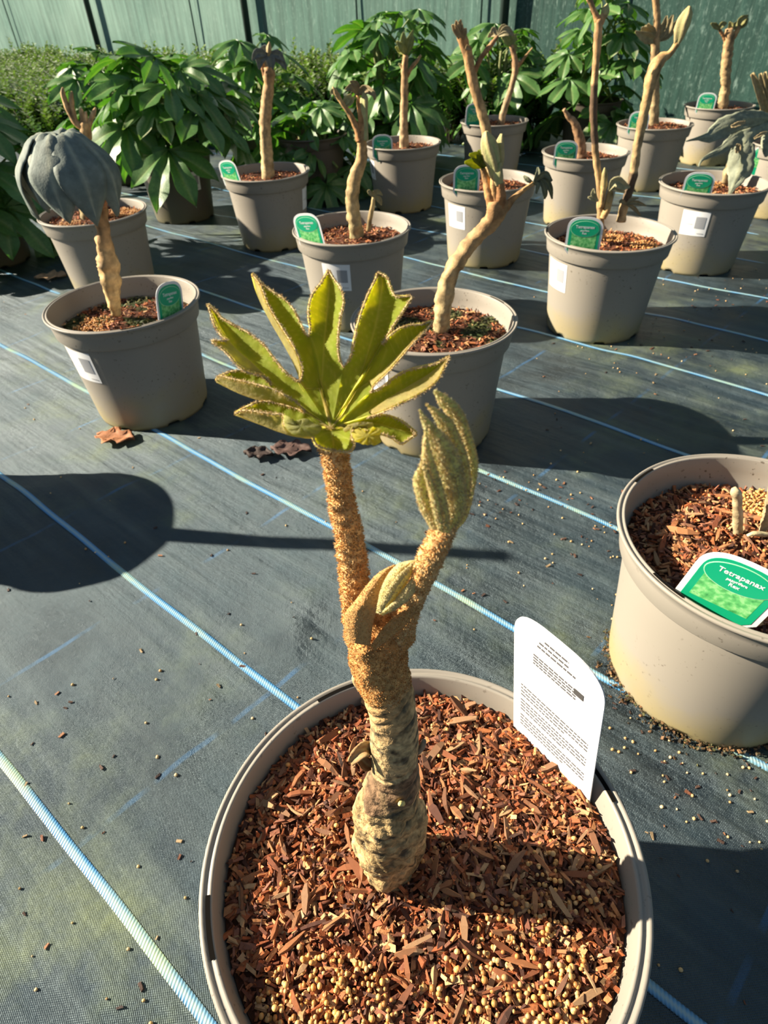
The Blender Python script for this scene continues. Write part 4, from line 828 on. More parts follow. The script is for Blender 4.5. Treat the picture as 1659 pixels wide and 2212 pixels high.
pot('P6', 'taupe pot with sticker behind the open leaf of the foreground plant', sticker=(727, 590))
soil('P6', 0.172, 'dark mossy mulch around the curved forked stem', 900, moss=0.28)
plant_tag('P6', 668, 526, 459, -0.62, 'green plant label leaning at the left of the forked plant', roll=-0.12)
p6 = plant('P6', 'curved stem forking into three dry stalks behind the open leaf'); Y6 = POTS['P6'][1]
stem(p6, C(5, (545, 660, 76), (540, 600, 78), (522, 480, 74), (532, 340, 72), (572, 210, 62), (575, 90, 50), (578, 20, 40)), Y6, (0.45, 0.37, 0.18), (0.46, 0.26, 0.10), rings=0.07, n=50, ns=16)
stem(p6, C(2, (705, 900, 60), (690, 840, 46), (640, 735, 34), (590, 660, 28), (545, 585, 30), (530, 555, 10)), Y6, BRN, (0.5, 0.34, 0.14), 'branch')
stem(p6, C(2, (705, 880, 56), (715, 790, 46), (700, 690, 30), (690, 610, 24)), Y6, BRN, (0.46, 0.25, 0.09), 'branch')
bud(p6, C(2, (742, 900, 30), (742, 780, 26), (735, 690, 46), (733, 630, 48), (728, 590, 10)), Y6, ridges=3, dy=[-.006]*5)
for i, q in enumerate((((590, 680, 8), (620, 640, 44), (650, 600, 8)), ((600, 690, 8), (640, 650, 40), (670, 620, 8)), ((545, 600, 8), (530, 590, 36), (515, 600, 8)))):
    blade(p6, C(2, *q), Y6, (0.46, 0.46, 0.22), (0.40, 0.36, 0.16), seed=60 + i)
for i, q in enumerate((((690, 610, 8), (650, 560, 40), (610, 575, 10)), ((690, 610, 8), (680, 545, 40), (640, 520, 8)), ((690, 610, 8), (730, 570, 44), (790, 600, 30), (798, 640, 8)), ((690, 610, 8), (720, 590, 36), (770, 590, 8)))):
    blade(p6, C(2, *q), Y6, (0.40, 0.33, 0.18), (0.26, 0.17, 0.08), seed=64 + i, name='dry_leaf', dy=[0, -.01 + .006 * i, -.012] + [-.012] * (len(q) - 3))
stem(p6, C(5, (612, 620, 26), (618, 560, 28), (635, 480, 26), (640, 430, 18)), Y6 - 0.02, (0.44, 0.30, 0.13), (0.48, 0.36, 0.16), 'side_shoot', n=16)
for i, q in enumerate((((640, 430, 6), (615, 400, 22), (605, 395, 5)), ((640, 430, 6), (660, 400, 26), (690, 420, 5)), ((640, 430, 6), (668, 440, 30), (685, 475, 6)), ((640, 430, 6), (645, 400, 22), (640, 390, 5)))):
    blade(p6, C(5, *q), Y6 - 0.02, (0.30, 0.30, 0.16), (0.42, 0.30, 0.13), seed=70 + i, name='dry_leaf')

pot('P7', 'taupe pot with sticker directly behind the leaning plant', sticker=(985, 452))
soil('P7', 0.178, 'red bark mulch in the pot behind the leaning plant', 600)
plant_tag('P7', 1007, 408, 355, 0.0, 'green plant label left of the leaning plant shoots')
p7 = plant('P7', 'thick bare stem with frayed top and one thin side branch'); Y7 = POTS['P7'][1]
stem(p7, C(2, (1555, 1180, 66), (1540, 1080, 66), (1522, 900, 64), (1490, 740, 62), (1445, 590, 60), (1412, 450, 62), (1390, 340, 62), (1350, 220, 62), (1335, 180, 56)), Y7, (0.46, 0.35, 0.17), (0.50, 0.26, 0.10), n=56, ns=16, rings=0.03)
for i, q in enumerate((((1345, 240, 30), (1310, 180, 34), (1292, 158, 6)), ((1350, 240, 30), (1325, 160, 30), (1318, 130, 6)), ((1355, 240, 30), (1345, 160, 34), (1350, 124, 6)), ((1365, 250, 30), (1375, 200, 30), (1385, 180, 6)), ((1380, 300, 24), (1405, 310, 24), (1418, 320, 6)))):
    blade(p7, C(2, *q), Y7 - 0.015, (0.52, 0.40, 0.20), (0.46, 0.26, 0.11), seed=80 + i, name='frayed_sheath', fold=0.7)
stem(p7, C(2, (1430, 470, 34), (1480, 370, 30), (1540, 290, 30), (1585, 232, 22)), Y7, BRN, (0.36, 0.2, 0.09), 'branch')
for i, q in enumerate((((1585, 232, 8), (1545, 220, 30), (1522, 240, 6)), ((1585, 232, 8), (1560, 190, 30), (1540, 215, 6)), ((1585, 232, 8), (1620, 180, 40), (1665, 200, 8)), ((1585, 232, 8), (1640, 190, 40), (1690, 230, 8)), ((1585, 232, 8), (1630, 215, 26), (1660, 225, 6)))):
    blade(p7, C(2, *q), Y7, (0.46, 0.40, 0.24), (0.38, 0.32, 0.18), seed=86 + i, name='dry_leaf', dy=[0, .01 - .005 * i, .01 - .006 * i])

pot('P8', 'taupe pot in the back row below a grey wilted leaf tuft', sticker=(660, 421))
soil('P8', 0.178, 'orange bark mulch in the pot beneath the grey wilted tuft', 500)
plant_tag('P8', 497, 389, 345, -0.75, 'narrow turned plant label in the back pot at left', roll=-0.12)
p8 = plant('P8', 'upright bare trunk topped with grey wilted leaf tuft'); Y8 = POTS['P8'][1]
stem(p8, C(2, (120, 1180, 80), (116, 1110, 80), (105, 950, 74), (96, 800, 70), (108, 650, 72), (122, 540, 66), (122, 470, 74), (118, 430, 60)), Y8, (0.46, 0.37, 0.19), (0.48, 0.27, 0.11), n=50, ns=16, rings=0.05)
stem(p8, C(2, (110, 500, 40), (85, 440, 30), (80, 400, 16)), Y8, BRN, BRN, 'branch')
bud(p8, C(2, (115, 360, 20), (122, 310, 30), (125, 268, 8)), Y8, c=(0.46, 0.33, 0.16))
for i, q in enumerate((((115, 350, 14), (50, 340, 50), (14, 385, 8)), ((115, 350, 14), (70, 370, 60), (60, 445, 10)), ((118, 345, 14), (130, 380, 60), (140, 465, 10)), ((120, 345, 14), (180, 350, 50), (222, 392, 8)), ((120, 345, 14), (190, 380, 50), (235, 445, 8)), ((118, 345, 14), (100, 320, 50), (50, 320, 8)), ((118, 345, 14), (90, 390, 50), (110, 440, 10)))):
    blade(p8, C(2, *q), Y8, (0.24, 0.25, 0.22), (0.13, 0.15, 0.14), seed=90 + i, name='wilted_leaf', dy=[0, -.02 + .008 * i, -.02 + .008 * i])

pot('P9', 'taupe pot near the hedge with forked green-tipped stem', sticker=(803, 362))
soil('P9', 0.180, 'bark mulch in the pot near the hedge', 450)
plant_tag('P9', 825, 330, 290, 0.0, 'green plant label beside the green-tipped forked stem')
p9 = plant('P9', 'slim forked stem with yellow-green shoot at its tip'); Y9 = POTS['P9'][1]
stem(p9, C(2, (985, 960, 62), (985, 900, 60), (984, 800, 52), (988, 650, 48), (990, 500, 46), (990, 430, 42), (998, 350, 32)), Y9, (0.42, 0.30, 0.16), (0.46, 0.26, 0.11), n=44, rings=0.05)
stem(p9, C(2, (1005, 490, 26), (1035, 430, 22), (1070, 390, 20), (1095, 352, 12)), Y9, BRN, TAN, 'branch')
stem(p9, C(2, (985, 450, 26), (965, 420, 18), (950, 408, 10)), Y9, BRN, PALEG, 'branch')
for i, q in enumerate((((998, 350, 14), (970, 300, 44), (938, 262, 8)), ((998, 350, 14), (985, 270, 46), (982, 205, 8)), ((1000, 350, 14), (1015, 280, 46), (1045, 190, 8)), ((1000, 350, 14), (1025, 290, 40), (1050, 240, 8)), ((996, 350, 14), (960, 320, 36), (930, 300, 8)))):
    blade(p9, C(2, *q), Y9, (0.40, 0.42, 0.13), (0.30, 0.32, 0.08), seed=100 + i, dy=[0, -.01 + .006 * i, -.01 + .006 * i])

pot('P10', 'taupe pot in front of the large-leaved shrub at right')
soil('P10', 0.176, 'bark mulch in the pot before the right-hand shrub', 500)
plant_tag('P10', 1220, 347, 303, 0.0, 'green plant label in front of the large-leaved shrub at right')
p10 = plant('P10', 'short bent scaly stem in front of the large-leaved shrub'); Y10 = POTS['P10'][1]
stem(p10, C(3, (465, 1010, 62), (460, 950, 62), (445, 870, 58), (418, 790, 46), (375, 742, 30), (350, 700, 22)), Y10, (0.36, 0.20, 0.10), (0.40, 0.24, 0.12), n=36, rings=0.05)

pot('P11', 'taupe pot at right with a ragged wilted leaf drooping over its rim', sticker=(1499, 465))
soil('P11', 0.176, 'bark mulch beneath the ragged wilted leaf', 700, ngran=20, gran_at=((0.02, 0.04, 0.03, 120),))
plant_tag('P11', 1504, 420, 370, 0.05, 'green plant label beneath the ragged wilted leaf', lean=0.25)
p11 = plant('P11', 'large ragged grey-green wilted leaf drooping over the right pot'); Y11 = POTS['P11'][1]
stem(p11, C(8, (760, 1080, 110), (780, 960, 110), (860, 780, 90), (1000, 640, 60), (1150, 520, 40), (1290, 430, 34)), Y11 + 0.04, (0.46, 0.34, 0.17), (0.30, 0.28, 0.15), 'stem', n=30)
GG, GG2 = (0.34, 0.36, 0.25), (0.23, 0.26, 0.19)
for i, (q, nm) in enumerate(((((1290, 400, 40), (1100, 380, 150), (900, 410, 190), (700, 490, 200), (560, 580, 110), (430, 600, 34), (310, 630, 14)), 'leaf_lobe'),
        (((1290, 400, 40), (1000, 520, 90), (850, 600, 130), (700, 720, 80), (560, 790, 50), (480, 840, 26), (450, 905, 16)), 'leaf_lobe'),
        (((1290, 400, 40), (1120, 500, 150), (960, 600, 190), (920, 760, 250), (900, 930, 260), (850, 1060, 150), (800, 1170, 50), (758, 1285, 16)), 'leaf_lobe'),
        (((1290, 430, 40), (1230, 560, 160), (1200, 700, 120), (1180, 800, 20)), 'leaf_lobe'))):
    blade(p11, C(8, *q), Y11 - 0.05, GG, GG2, nm, dy=[0.06, 0.03, 0.01, 0, -0.01, -0.02, -0.03, -0.03][:len(q)], n=30, nw=5, fold=-0.25, wav=0.22, seed=110 + i)
for i, q in enumerate((((800, 470, 20), (860, 450, 50), (960, 420, 20)), ((860, 760, 20), (880, 700, 60), (860, 660, 16)), ((1050, 600, 16), (1120, 560, 36), (1190, 530, 16)))):
    blade(p11, C(8, *q), Y11 - 0.062, (0.50, 0.40, 0.22), (0.44, 0.32, 0.16), 'torn_edge', seed=118 + i, wav=0.4)

pot('P12', 'taupe pot with heaped mulch behind the tall thin stems')
soil('P12', 0.186, 'heaped bark mulch in the pot behind the tall thin stems', 500, mound=0.012)
plant_tag('P12', 1377, 279, 240, 0.0, 'green plant label partly hidden behind a tall thin stem')
p12 = plant('P12', 'upright stem with withered saucer of leaves near the top edge'); Y12 = POTS['P12'][1]
stem(p12, C(3, (920, 830, 70), (922, 770, 70), (930, 600, 62), (936, 400, 56), (938, 260, 52), (950, 120, 42), (940, 0, 44), (932, -60, 44)), Y12, (0.42, 0.33, 0.17), (0.46, 0.27, 0.12), n=56, rings=0.03)
for i, q in enumerate((((940, 260, 30), (880, 240, 60), (808, 202, 10)), ((940, 260, 30), (870, 200, 60), (850, 175, 10)), ((940, 260, 30), (900, 190, 60), (890, 150, 10)), ((940, 260, 30), (950, 190, 60), (930, 120, 10)), ((942, 260, 30), (990, 190, 60), (1010, 100, 10)), ((942, 260, 30), (1010, 190, 60), (1050, 95, 10)), ((942, 260, 30), (1020, 210, 60), (1075, 135, 10)), ((940, 260, 30), (920, 225, 60), (870, 165, 10)))):
    blade(p12, C(3, *q), Y12, (0.44, 0.36, 0.19), (0.34, 0.27, 0.13), seed=120 + i, name='withered_leaf', dy=[0, -.03 + .01 * i, -.04 + .012 * i])

pot('P13', 'farthest taupe pot at right, close to the netting')
soil('P13', 0.182, 'bark mulch in the farthest pot at right', 400)
plant_tag('P13', 1522, 240, 200, 0.0, 'green plant label in the farthest pot at right')
p13 = plant('P13', 'stout bare stem with small leaf tuft close to the netting'); Y13 = POTS['P13'][1]
stem(p13, C(3, (1368, 720, 62), (1370, 665, 64), (1386, 550, 58), (1392, 420, 62), (1402, 320, 64), (1412, 230, 62), (1412, 180, 44)), Y13, (0.40, 0.30, 0.15), (0.46, 0.28, 0.13), n=44, rings=0.10)
stem(p13, C(3, (1400, 280, 34), (1375, 235, 22), (1348, 190, 16)), Y13, BRN, BRN, 'branch'); stem(p13, C(3, (1420, 260, 40), (1450, 215, 34), (1475, 170, 26)), Y13, BRN, TAN, 'branch')
for i, q in enumerate((((1348, 190, 10), (1320, 165, 30), (1292, 150, 8)), ((1348, 190, 10), (1365, 160, 34), (1395, 150, 8)), ((1412, 190, 14), (1420, 165, 34), (1412, 140, 8)), ((1470, 180, 12), (1490, 135, 50), (1532, 98, 8)), ((1470, 185, 12), (1505, 150, 40), (1530, 115, 8)), ((1412, 190, 14), (1440, 170, 40), (1460, 140, 8)))):
    blade(p13, C(3, *q), Y13, (0.34, 0.33, 0.12), (0.26, 0.24, 0.09), seed=130 + i)

pot('P14', 'taupe pot beside the hedge behind the frayed thick stem')
soil('P14', 0.182, 'bark mulch in the pot beside the hedge', 400)
plant_tag('P14', 1023, 267, 222, 0.3, 'green plant label half hidden by the frayed thick stem')
p14 = plant('P14', 'thin curved stem with light green tip beside the frayed stem'); Y14 = POTS['P14'][1]
stem(p14, C(3, (-50, 800, 40), (-45, 750, 42), (-15, 650, 40), (20, 540, 36), (40, 430, 42), (30, 350, 32), (12, 290, 26)), Y14, (0.40, 0.30, 0.17), (0.46, 0.26, 0.12), n=40)
stem(p14, C(3, (45, 440, 24), (90, 380, 18), (150, 305, 8)), Y14, BRN, TAN, 'branch')
for i, q in enumerate((((12, 300, 10), (-20, 250, 44), (-50, 240, 8)), ((12, 300, 10), (0, 230, 44), (0, 180, 8)), ((14, 300, 10), (30, 250, 40), (45, 215, 8)), ((14, 300, 10), (35, 300, 30), (45, 330, 8)))):
    blade(p14, C(3, *q), Y14, (0.36, 0.42, 0.13), (0.30, 0.32, 0.10), seed=140 + i)

pot('P15', 'taupe pot behind the drooping umbrella leaf at left')
soil('P15', 0.182, 'mulch with orange granules in the pot behind the umbrella leaf', 700, ngran=20, gran_at=((0.06, 0.03, 0.045, 420), (-0.04, -0.06, 0.03, 160)))
p15 = plant('P15', 'brown stem ending in forked dry stalks behind the umbrella leaf'); Y15 = POTS['P15'][1]
stem(p15, C(1, (560, 1420, 80), (550, 1340, 76), (535, 1240, 56), (545, 1100, 50), (555, 950, 56), (550, 840, 70), (545, 780, 66)), Y15, (0.30, 0.24, 0.11), (0.50, 0.30, 0.12), n=44, rings=0.05)
for i, q in enumerate((((545, 830, 40), (480, 780, 40), (430, 680, 34), (402, 600, 30), (402, 560, 12)), ((490, 800, 36), (462, 700, 34), (458, 620, 26), (460, 585, 10)), ((548, 850, 44), (530, 760, 36), (518, 700, 22), (512, 688, 8)), ((550, 850, 44), (550, 770, 30), (548, 715, 16)), ((555, 850, 40), (580, 770, 30), (602, 720, 26), (612, 690, 10)), ((552, 830, 36), (566, 790, 24), (585, 765, 8)))):
    stem(p15, C(1, *q), Y15, (0.50, 0.29, 0.12), (0.56, 0.36, 0.17), 'dry_stalk', n=18)

pot('P17', 'taupe pot just cut off by the right edge behind the ragged leaf')
soil('P17', 0.178, 'bark mulch in the half-hidden pot at the right edge', 400)
plant_tag('P17', 1652, 336, 316, 0.0, 'green plant label just entering the frame at the right edge')
p17 = plant('P17', 'orange-brown stem with frayed pale top at the right edge'); Y17 = POTS['P17'][1]
stem(p17, C(3, (1690, 940, 90), (1685, 850, 90), (1665, 740, 100), (1660, 640, 90), (1655, 580, 80)), Y17, (0.48, 0.30, 0.12), (0.52, 0.34, 0.15), n=24)
for i, q in enumerate((((1645, 720, 40), (1610, 600, 44), (1580, 520, 34), (1556, 470, 20)), ((1650, 700, 40), (1630, 580, 40), (1610, 470, 16)), ((1660, 700, 40), (1655, 580, 40), (1640, 460, 16)), ((1645, 760, 40), (1642, 680, 36), (1640, 620, 16)), ((1670, 700, 40), (1680, 580, 40), (1690, 470, 16)))):
    blade(p17, C(3, *q), Y17 - 0.02, (0.52, 0.34, 0.16), (0.46, 0.40, 0.2), seed=150 + i, name='frayed_sheath', fold=0.6)

# neighbouring pot just outside the left edge: it throws the long shadow across the fabric
pot('P18', 'taupe pot outside the left edge whose shadow falls into view')
soil('P18', 0.176, 'bark mulch in the pot outside the left edge', 300)
p18 = plant('P18', 'bare stem in the pot outside the left edge')
x8, y8 = POTS['P18']; Pq = catmull([(x8, y8, 0.15), (x8 + 0.005, y8, 0.27), (x8 - 0.012, y8 + .004, 0.38), (x8 + 0.01, y8, 0.47), (x8 + 0.02, y8, 0.52)], 30); V, F, Q = tube(Pq, np.linspace(0.016, 0.010, 30), 12); wpart('stem', V, F, M['stem'], p18, col=[(0.44, 0.30, 0.14)] * len(V))

# ------------------------------------------------------------------ large-leaved shrubs
def fatsia_leaf(seed, varieg):
    r_ = random.Random(seed); nl = r_.choice([7, 8, 9]); span = math.radians(r_.uniform(125, 145)); mb_v, mb_f, mb_c = [], [], []
    angs = [lerp(-span, span, i / (nl - 1)) for i in range(nl)]; sin_r = 0.40
    def dirv(a): return np.array([math.sin(a), math.cos(a)])
    def m3(p, w, t, k):
        r = np.hypot(*p); return (p[0], p[1], -0.34 * r * r + 0.07 * w * (1 - 0.4 * t) - 0.05 * t * t + 0.03 * noise.noise((p[0]*3, p[1]*3, seed)))
    for k, a in enumerate(angs):
        ln = 1.0 - 0.42 * (abs(a) / span) ** 1.3 + r_.uniform(-0.05, 0.05); tip = dirv(a) * ln; da = 2 * span / (nl - 1)
        for sd in (-1, 1):
            sa = a + sd * da / 2; Sx = dirv(sa) * sin_r * (1 if 0 < k + (sd > 0) < nl else 0.45); perp = np.array([dirv(a)[1], -dirv(a)[0]]) * sd
            bnd = np.vstack([np.linspace((0, 0), Sx, 5), catmull([Sx, dirv(a) * 0.50 * ln + perp * 0.15, dirv(a) * 0.70 * ln + perp * 0.185, dirv(a) * 0.88 * ln + perp * 0.10, tip], 9)[1:]])
            mid = np.vstack([np.linspace((0, 0), dirv(a) * sin_r * 0.95, 5), np.linspace(dirv(a) * sin_r * 0.95, tip, 9)[1:]]); o = len(mb_v); K = len(bnd); NWW = 3
            for i in range(K):
                for j in range(NWW + 1):
                    w = j / NWW; p = lerp(mid[i], bnd[i], w); mb_v.append(m3(p, w, i / K, k)); g = (0.065, 0.165, 0.04); g = mixc(g, (0.12, 0.25, 0.07), 0.5 + 0.5 * noise.noise((p[0]*4, p[1]*4, seed + 3)))
                    if j == 0: g = mixc(g, (0.28, 0.36, 0.14), 0.55)
                    if varieg and j >= 2 and i > 4: g = mixc(g, (0.62, 0.62, 0.42), 0.35 if j == 2 else 0.85)
                    mb_c.append(g)
            for i in range(K - 1):
                for j in range(NWW):
                    q = (o+i*(NWW+1)+j, o+(i+1)*(NWW+1)+j, o+(i+1)*(NWW+1)+j+1, o+i*(NWW+1)+j+1); mb_f.append(q if sd < 0 else q[::-1])
    Pp = catmull([(0, 0, 0), (0, -0.25, -0.18), (0, -0.7, -0.75), (0, -0.9, -1.3)], 10); V, F, Q = tube(Pp, np.linspace(0.022, 0.034, 10), 6); o = len(mb_v)
    mb_v += [tuple(v) for v in V]; mb_f += [tuple(i + o for i in f) for f in F]; mb_c += [(0.22, 0.30, 0.09)] * len(V)
    return mk_mesh('leaf', mb_v, mb_f, M['fatsia'], col=mb_c)
ME_FL = [fatsia_leaf(s, False) for s in range(5)]; ME_FV = [fatsia_leaf(10 + s, True) for s in range(2)]
def shrub(x, y, h, rad, n, label, seed, vari=0.0, lo=0.10, leafr=(0.115, 0.195), facing=0.0):
    r_ = random.Random(seed); e = empty('large_leaved_shrub', (x, y, 0))
    if seed != 1:
        POTS['S%d' % seed] = (x, y); pot('S%d' % seed, 'dark pot under the ' + label.replace('large-leaved ', ''), dark=True, group='dark pots of the large-leaved shrubs')
        soil('S%d' % seed, 0.178, 'mulch in the pot of the ' + label.replace('large-leaved ', ''), 60)
    tag(e, label, 'shrub', 'large-leaved shrubs along the netting')
    for k in range(4):
        a = r_.uniform(0, 6.28); P_ = catmull([(0.02*math.cos(a), 0.02*math.sin(a), 0.16), (0.05*math.cos(a), 0.05*math.sin(a), h*0.45), (0.08*math.cos(a), 0.08*math.sin(a), h*0.82)], 10)
        V, F, Q = tube(P_, np.linspace(0.011, 0.006, 10), 8); part('stem', mk_mesh('stem', V, F, M['stem'], col=[(0.20, 0.22, 0.09)] * len(V)), e)
    for i in range(n):
        t = (i + 0.5) / n; az = i * 2.39996 + r_.uniform(-0.4, 0.4); s = r_.uniform(*leafr) * (1 - 0.25 * t)
        rr = rad * (1.0 - 0.55 * t ** 1.6) * r_.uniform(0.55, 1.0); zz = lerp(lo, h, t ** 0.85) + r_.uniform(-0.03, 0.02)
        o = part('leaf', r_.choice(ME_FV) if r_.random() < vari else r_.choice(ME_FL), e)
        out = Vector((math.cos(az), math.sin(az), 0)); dn = r_.uniform(0.15, 0.75) * (1.15 - t); yv = (out * math.cos(dn) - Vector((0, 0, 1)) * math.sin(dn)).normalized(); zv = (Vector((0, 0, 1)) * math.cos(dn) + out * math.sin(dn) + Vector((r_.gauss(0, .4), r_.gauss(0, .4), 0))).normalized()
        xv = yv.cross(zv).normalized(); zv = xv.cross(yv).normalized(); mtx = Matrix(((xv.x, yv.x, zv.x, rr*out.x*0.75), (xv.y, yv.y, zv.y, rr*out.y*0.75), (xv.z, yv.z, zv.z, zz), (0, 0, 0, 1)))
        o.matrix_local = mtx @ Matrix.Scale(s, 4)
    return e
pot('P16', 'dark brown pot with sticker under the variegated shrub', dark=True, sticker=(415, 415), group='dark pots of the large-leaved shrubs')
x6, y6 = POTS['P16']
soil('P16', 0.178, 'dark mulch in the pot of the variegated shrub', 200)
shrub(x6 + 0.02, y6, 0.47, 0.31, 34, 'large-leaved shrub with cream-edged lower leaves in the dark pot', 1, vari=0.30, lo=0.22)
shrub(-1.16, 1.98, 0.47, 0.32, 34, 'dark large-leaved shrub cut by the left edge', 2, lo=0.06)
shrub(0.12, 2.98, 0.54, 0.33, 36, 'large-leaved shrub behind the green-tipped forked stem', 3, lo=0.12)
shrub(0.99, 3.16, 0.57, 0.29, 34, 'large-leaved shrub at right in front of the netting', 4, lo=0.06, vari=0.12)
shrub(0.60, 3.34, 0.46, 0.30, 30, 'large-leaved shrub behind the frayed thick stem', 5, lo=0.08)
shrub(-0.42, 2.98, 0.46, 0.30, 30, 'large-leaved shrub behind the grey wilted tuft', 6, lo=0.06)
shrub(-1.05, 3.02, 0.44, 0.30, 28, 'large-leaved shrub behind the variegated shrub', 8, lo=0.10)
shrub(-0.20, 2.62, 0.28, 0.24, 20, 'low large-leaved shrub between the two middle back pots', 9, lo=0.04)

# ------------------------------------------------------------------ small-leaved hedge plants
def hedge_mesh(seed):
    r_ = random.Random(seed); V, F, cols = [], [], []; SV, SF = [], []
    for k in range(30):
        a = r_.uniform(0, 6.28); b0 = r_.uniform(0, 0.05); sp = r_.uniform(0.0, 0.17); hh = r_.uniform(0.70, 0.97) if k else 1.0 + r_.uniform(0.02, 0.14)
        p0 = Vector((b0*math.cos(a), b0*math.sin(a), 0)); p1 = Vector((sp*math.cos(a), sp*math.sin(a), 0.40*hh))
        p0.z = 0.02; nlf = 46; yv = r_.random()
        for i in range(nlf):
            t = lerp(0.25, 1.0, i / nlf); p = p0.lerp(p1, t); th = i * 2.4 + a; l = r_.uniform(0.022, 0.036) * (1 - 0.35 * max(0, t - 0.8) / 0.2); out = Vector((math.cos(th), math.sin(th), r_.uniform(0.3, 1.3))).normalized(); sd = out.cross(Vector((0, 0, 1))).normalized() * l * 0.32
            nv = Vector((0, 0, 1)).cross(out); o = len(V); m_ = p + out * l * 0.55 + Vector((0, 0, 0.001)); V += [tuple(p), tuple(m_ + sd), tuple(p + out * l), tuple(m_ - sd)]; F.append((o, o+1, o+2, o+3))
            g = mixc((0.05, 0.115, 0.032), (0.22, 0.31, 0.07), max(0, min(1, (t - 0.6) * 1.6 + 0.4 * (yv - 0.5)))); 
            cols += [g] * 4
        tv, tf, _ = tube([tuple(p0), tuple(p0.lerp(p1, 0.5)), tuple(p1)], [0.0022, 0.0016, 0.0008], 5); o = len(SV); SV += [tuple(v) for v in tv]; SF += [tuple(i + o for i in f) for f in tf]
    return mk_mesh('foliage', V, F, M['hedge'], smooth=False, col=cols), mk_mesh('twigs', SV, SF, M['stem'], col=[(0.10, 0.08, 0.04)] * len(SV))
HM = [hedge_mesh(s) for s in range(5)]
cnt = 0
for row, dd in enumerate((3.20, 3.04, 2.88, 2.66, 2.40, 2.14, 1.90, 1.66)):
    s = -9.5 + 0.07 * row
    while s < (-1.55, -1.6, -1.7, -2.6, -3.0, -3.2, -3.3, -3.3)[row]:
        sj = s + random.uniform(-0.03, 0.03); dj = dd + random.uniform(-0.03, 0.03); x, y = sj*TX + dj*NX, sj*TY + dj*NY; u, v = pix(Vector((x, y, 0.35)))
        if -150 < u < 1180:
            want = 104 + 12 * row + random.uniform(-14, 14); zt = at_y(u, want, y).z; f_, t_ = random.choice(HM)
            e = empty('hedge_plant', (x, y, 0)); tag(e, 'small-leaved glossy hedge plant in the row along the netting', 'shrub', 'hedge row along the netting'); e.rotation_euler.z = random.uniform(0, 6.28)
            k = max(0.7, min(1.6, zt / 0.40)); e.scale = (1.25, 1.25, k)
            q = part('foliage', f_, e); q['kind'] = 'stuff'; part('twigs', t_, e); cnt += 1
        s += 0.20

# ------------------------------------------------------------------ things lying on the fabric
def dead_leaf(px, py, size, label, seed, c=(0.34, 0.15, 0.07)):
    P0 = at_z(px, py, 0.002); V = []; cols = []; n, nw = 12, 4; a = random.Random(seed).uniform(-0.3, 0.3)
    for i in range(n):
        t = i / (n - 1); wdt = size * 0.30 * math.sin(math.pi * min(1, t * 0.96 + 0.03)) ** 0.8 * (1 + 0.35 * math.sin(t * 17 + seed))
        for j in range(-nw, nw + 1):
            w = j / nw; x, y = (t - 0.5) * size, w * wdt; V.append((P0.x + x*math.cos(a) - y*math.sin(a), P0.y + x*math.sin(a) + y*math.cos(a), 0.006 + 0.012 * abs(noise.noise((t*3, w*2, seed))) + 0.006 * abs(w))); cols.append(mixc(c, tuple(1.5*k for k in c), 0.5 + noise.noise((t*6, w*4, seed))))
    m = 2*nw+1; F = [(i*m+j, i*m+j+1, (i+1)*m+j+1, (i+1)*m+j) for i in range(n-1) for j in range(m-1)]
    me = mk_mesh('dead_leaf', np.array(V) - np.array([P0.x, P0.y, 0]), F, M['dry'], col=cols); o = part('dead_leaf', me); o.location = (P0.x, P0.y, ground_z(P0.x, P0.y) - 0.004); o.modifiers.new('thickness', 'SOLIDIFY').thickness = 0.001; tag(o, label, 'dead leaf', 'dead leaves on the fabric'); return o
dead_leaf(250, 948, 0.075, 'curled brown dead leaf below the left pot', 1)
dead_leaf(1555, 566, 0.07, 'thin dark dead leaf right of the pot with the ragged leaf', 7, (0.05, 0.03, 0.025))
dead_leaf(560, 985, 0.05, 'small dark leaf scrap under the open leaf, left piece', 3, (0.05, 0.035, 0.03))
dead_leaf(630, 975, 0.07, 'dark crumpled leaf scrap under the open leaf, larger piece', 4, (0.10, 0.06, 0.05))
dead_leaf(110, 600, 0.09, 'pale dry leaf scrap beside the pot behind the umbrella leaf', 5, (0.36, 0.24, 0.14))
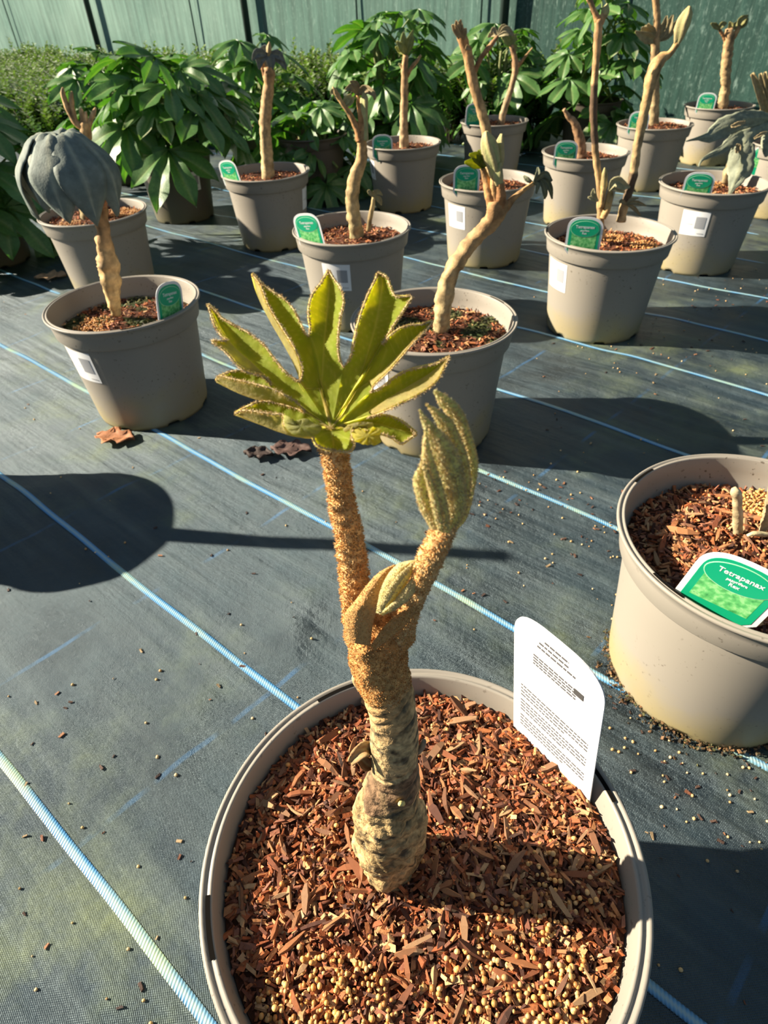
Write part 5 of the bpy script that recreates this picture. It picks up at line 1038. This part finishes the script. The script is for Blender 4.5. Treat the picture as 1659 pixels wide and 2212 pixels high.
# scattered grains and bark crumbs
pts = []; cs = []
for _ in range(300):
    px, py = random.uniform(-20, 1680), random.uniform(620, 2230); P_ = at_z(px, py, 0)
    if np.min(np.hypot(PP[:, 0] - P_.x, PP[:, 1] - P_.y)) < 0.105: continue
    pts.append((P_.x, P_.y))
for (cx, cy, r_, k) in ((0.30, 0.29, 0.06, 50), (0.27, 0.33, 0.05, 40), (0.32, 0.62, 0.10, 70), (0.62, 1.15, 0.2, 60), (0.85, 1.45, 0.2, 50), (0.22, 0.72, 0.1, 60)):
    for _ in range(k):
        a, b = random.gauss(cx, r_ * 0.6), random.gauss(cy, r_ * 0.6)
        if np.min(np.hypot(PP[:, 0] - a, PP[:, 1] - b)) > 0.103: pts.append((a, b))
cen = np.array([(a, b, ground_z(a, b) + 0.0009) for a, b in pts]); half = rng.uniform(0, 1, len(cen)) < 0.45
n1 = int(half.sum()); v, f, c = joined_balls(cen[half], rng.uniform(0.0008, 0.0017, n1), pickcols(n1, [(0.62, 0.42, 0.18), (0.70, 0.50, 0.26), (0.5, 0.30, 0.12)]))
o = part('scattered_granules', mk_mesh('scattered_granules', v, f, M['gran'], col=c)); tag(o, 'tiny pale granules scattered over the ground fabric', 'granules', kind='stuff')
n2 = len(cen) - n1; Ls = rng.uniform(0.002, 0.0075, n2); v, f, c = joined_chips(cen[~half], Ls, Ls * 0.4, Ls * 0.25, 0.1, pickcols(n2, [(0.30, 0.14, 0.07), (0.16, 0.06, 0.03), (0.07, 0.04, 0.03), (0.05, 0.03, 0.025), (0.34, 0.24, 0.13), (0.09, 0.05, 0.035)]))
o = part('scattered_crumbs', mk_mesh('scattered_crumbs', v, f, M['litter'], smooth=False, col=c)); tag(o, 'small bark crumbs scattered over the ground fabric', 'bark crumbs', kind='stuff')
# crumbs and dirt heaped at the foot of the right-hand pot
x2, y2 = POTS['P2']; aa = rng.uniform(2.6, 5.2, 420); rr = 0.099 + np.abs(rng.normal(0, 0.007, 420)) * rng.uniform(0, 1.6, 420); cen = np.stack([x2 + rr*np.cos(aa), y2 + rr*np.sin(aa), np.maximum(0.001, 0.010 - (rr - 0.1) * 0.6) * rng.uniform(0.1, 1, 420)], -1)
Ls = rng.uniform(0.001, 0.0045, 420); v, f, c = joined_chips(cen, Ls, Ls * 0.6, Ls * 0.5, 0.4, pickcols(420, [(0.14, 0.08, 0.035), (0.08, 0.06, 0.025), (0.22, 0.12, 0.055), (0.06, 0.06, 0.02), (0.05, 0.035, 0.02)]))
o = part('soil_crumbs', mk_mesh('soil_crumbs', v, f, M['litter'], smooth=False, col=c)); tag(o, 'brown soil crumbs heaped at the foot of the right-hand pot', 'soil crumbs', kind='stuff')
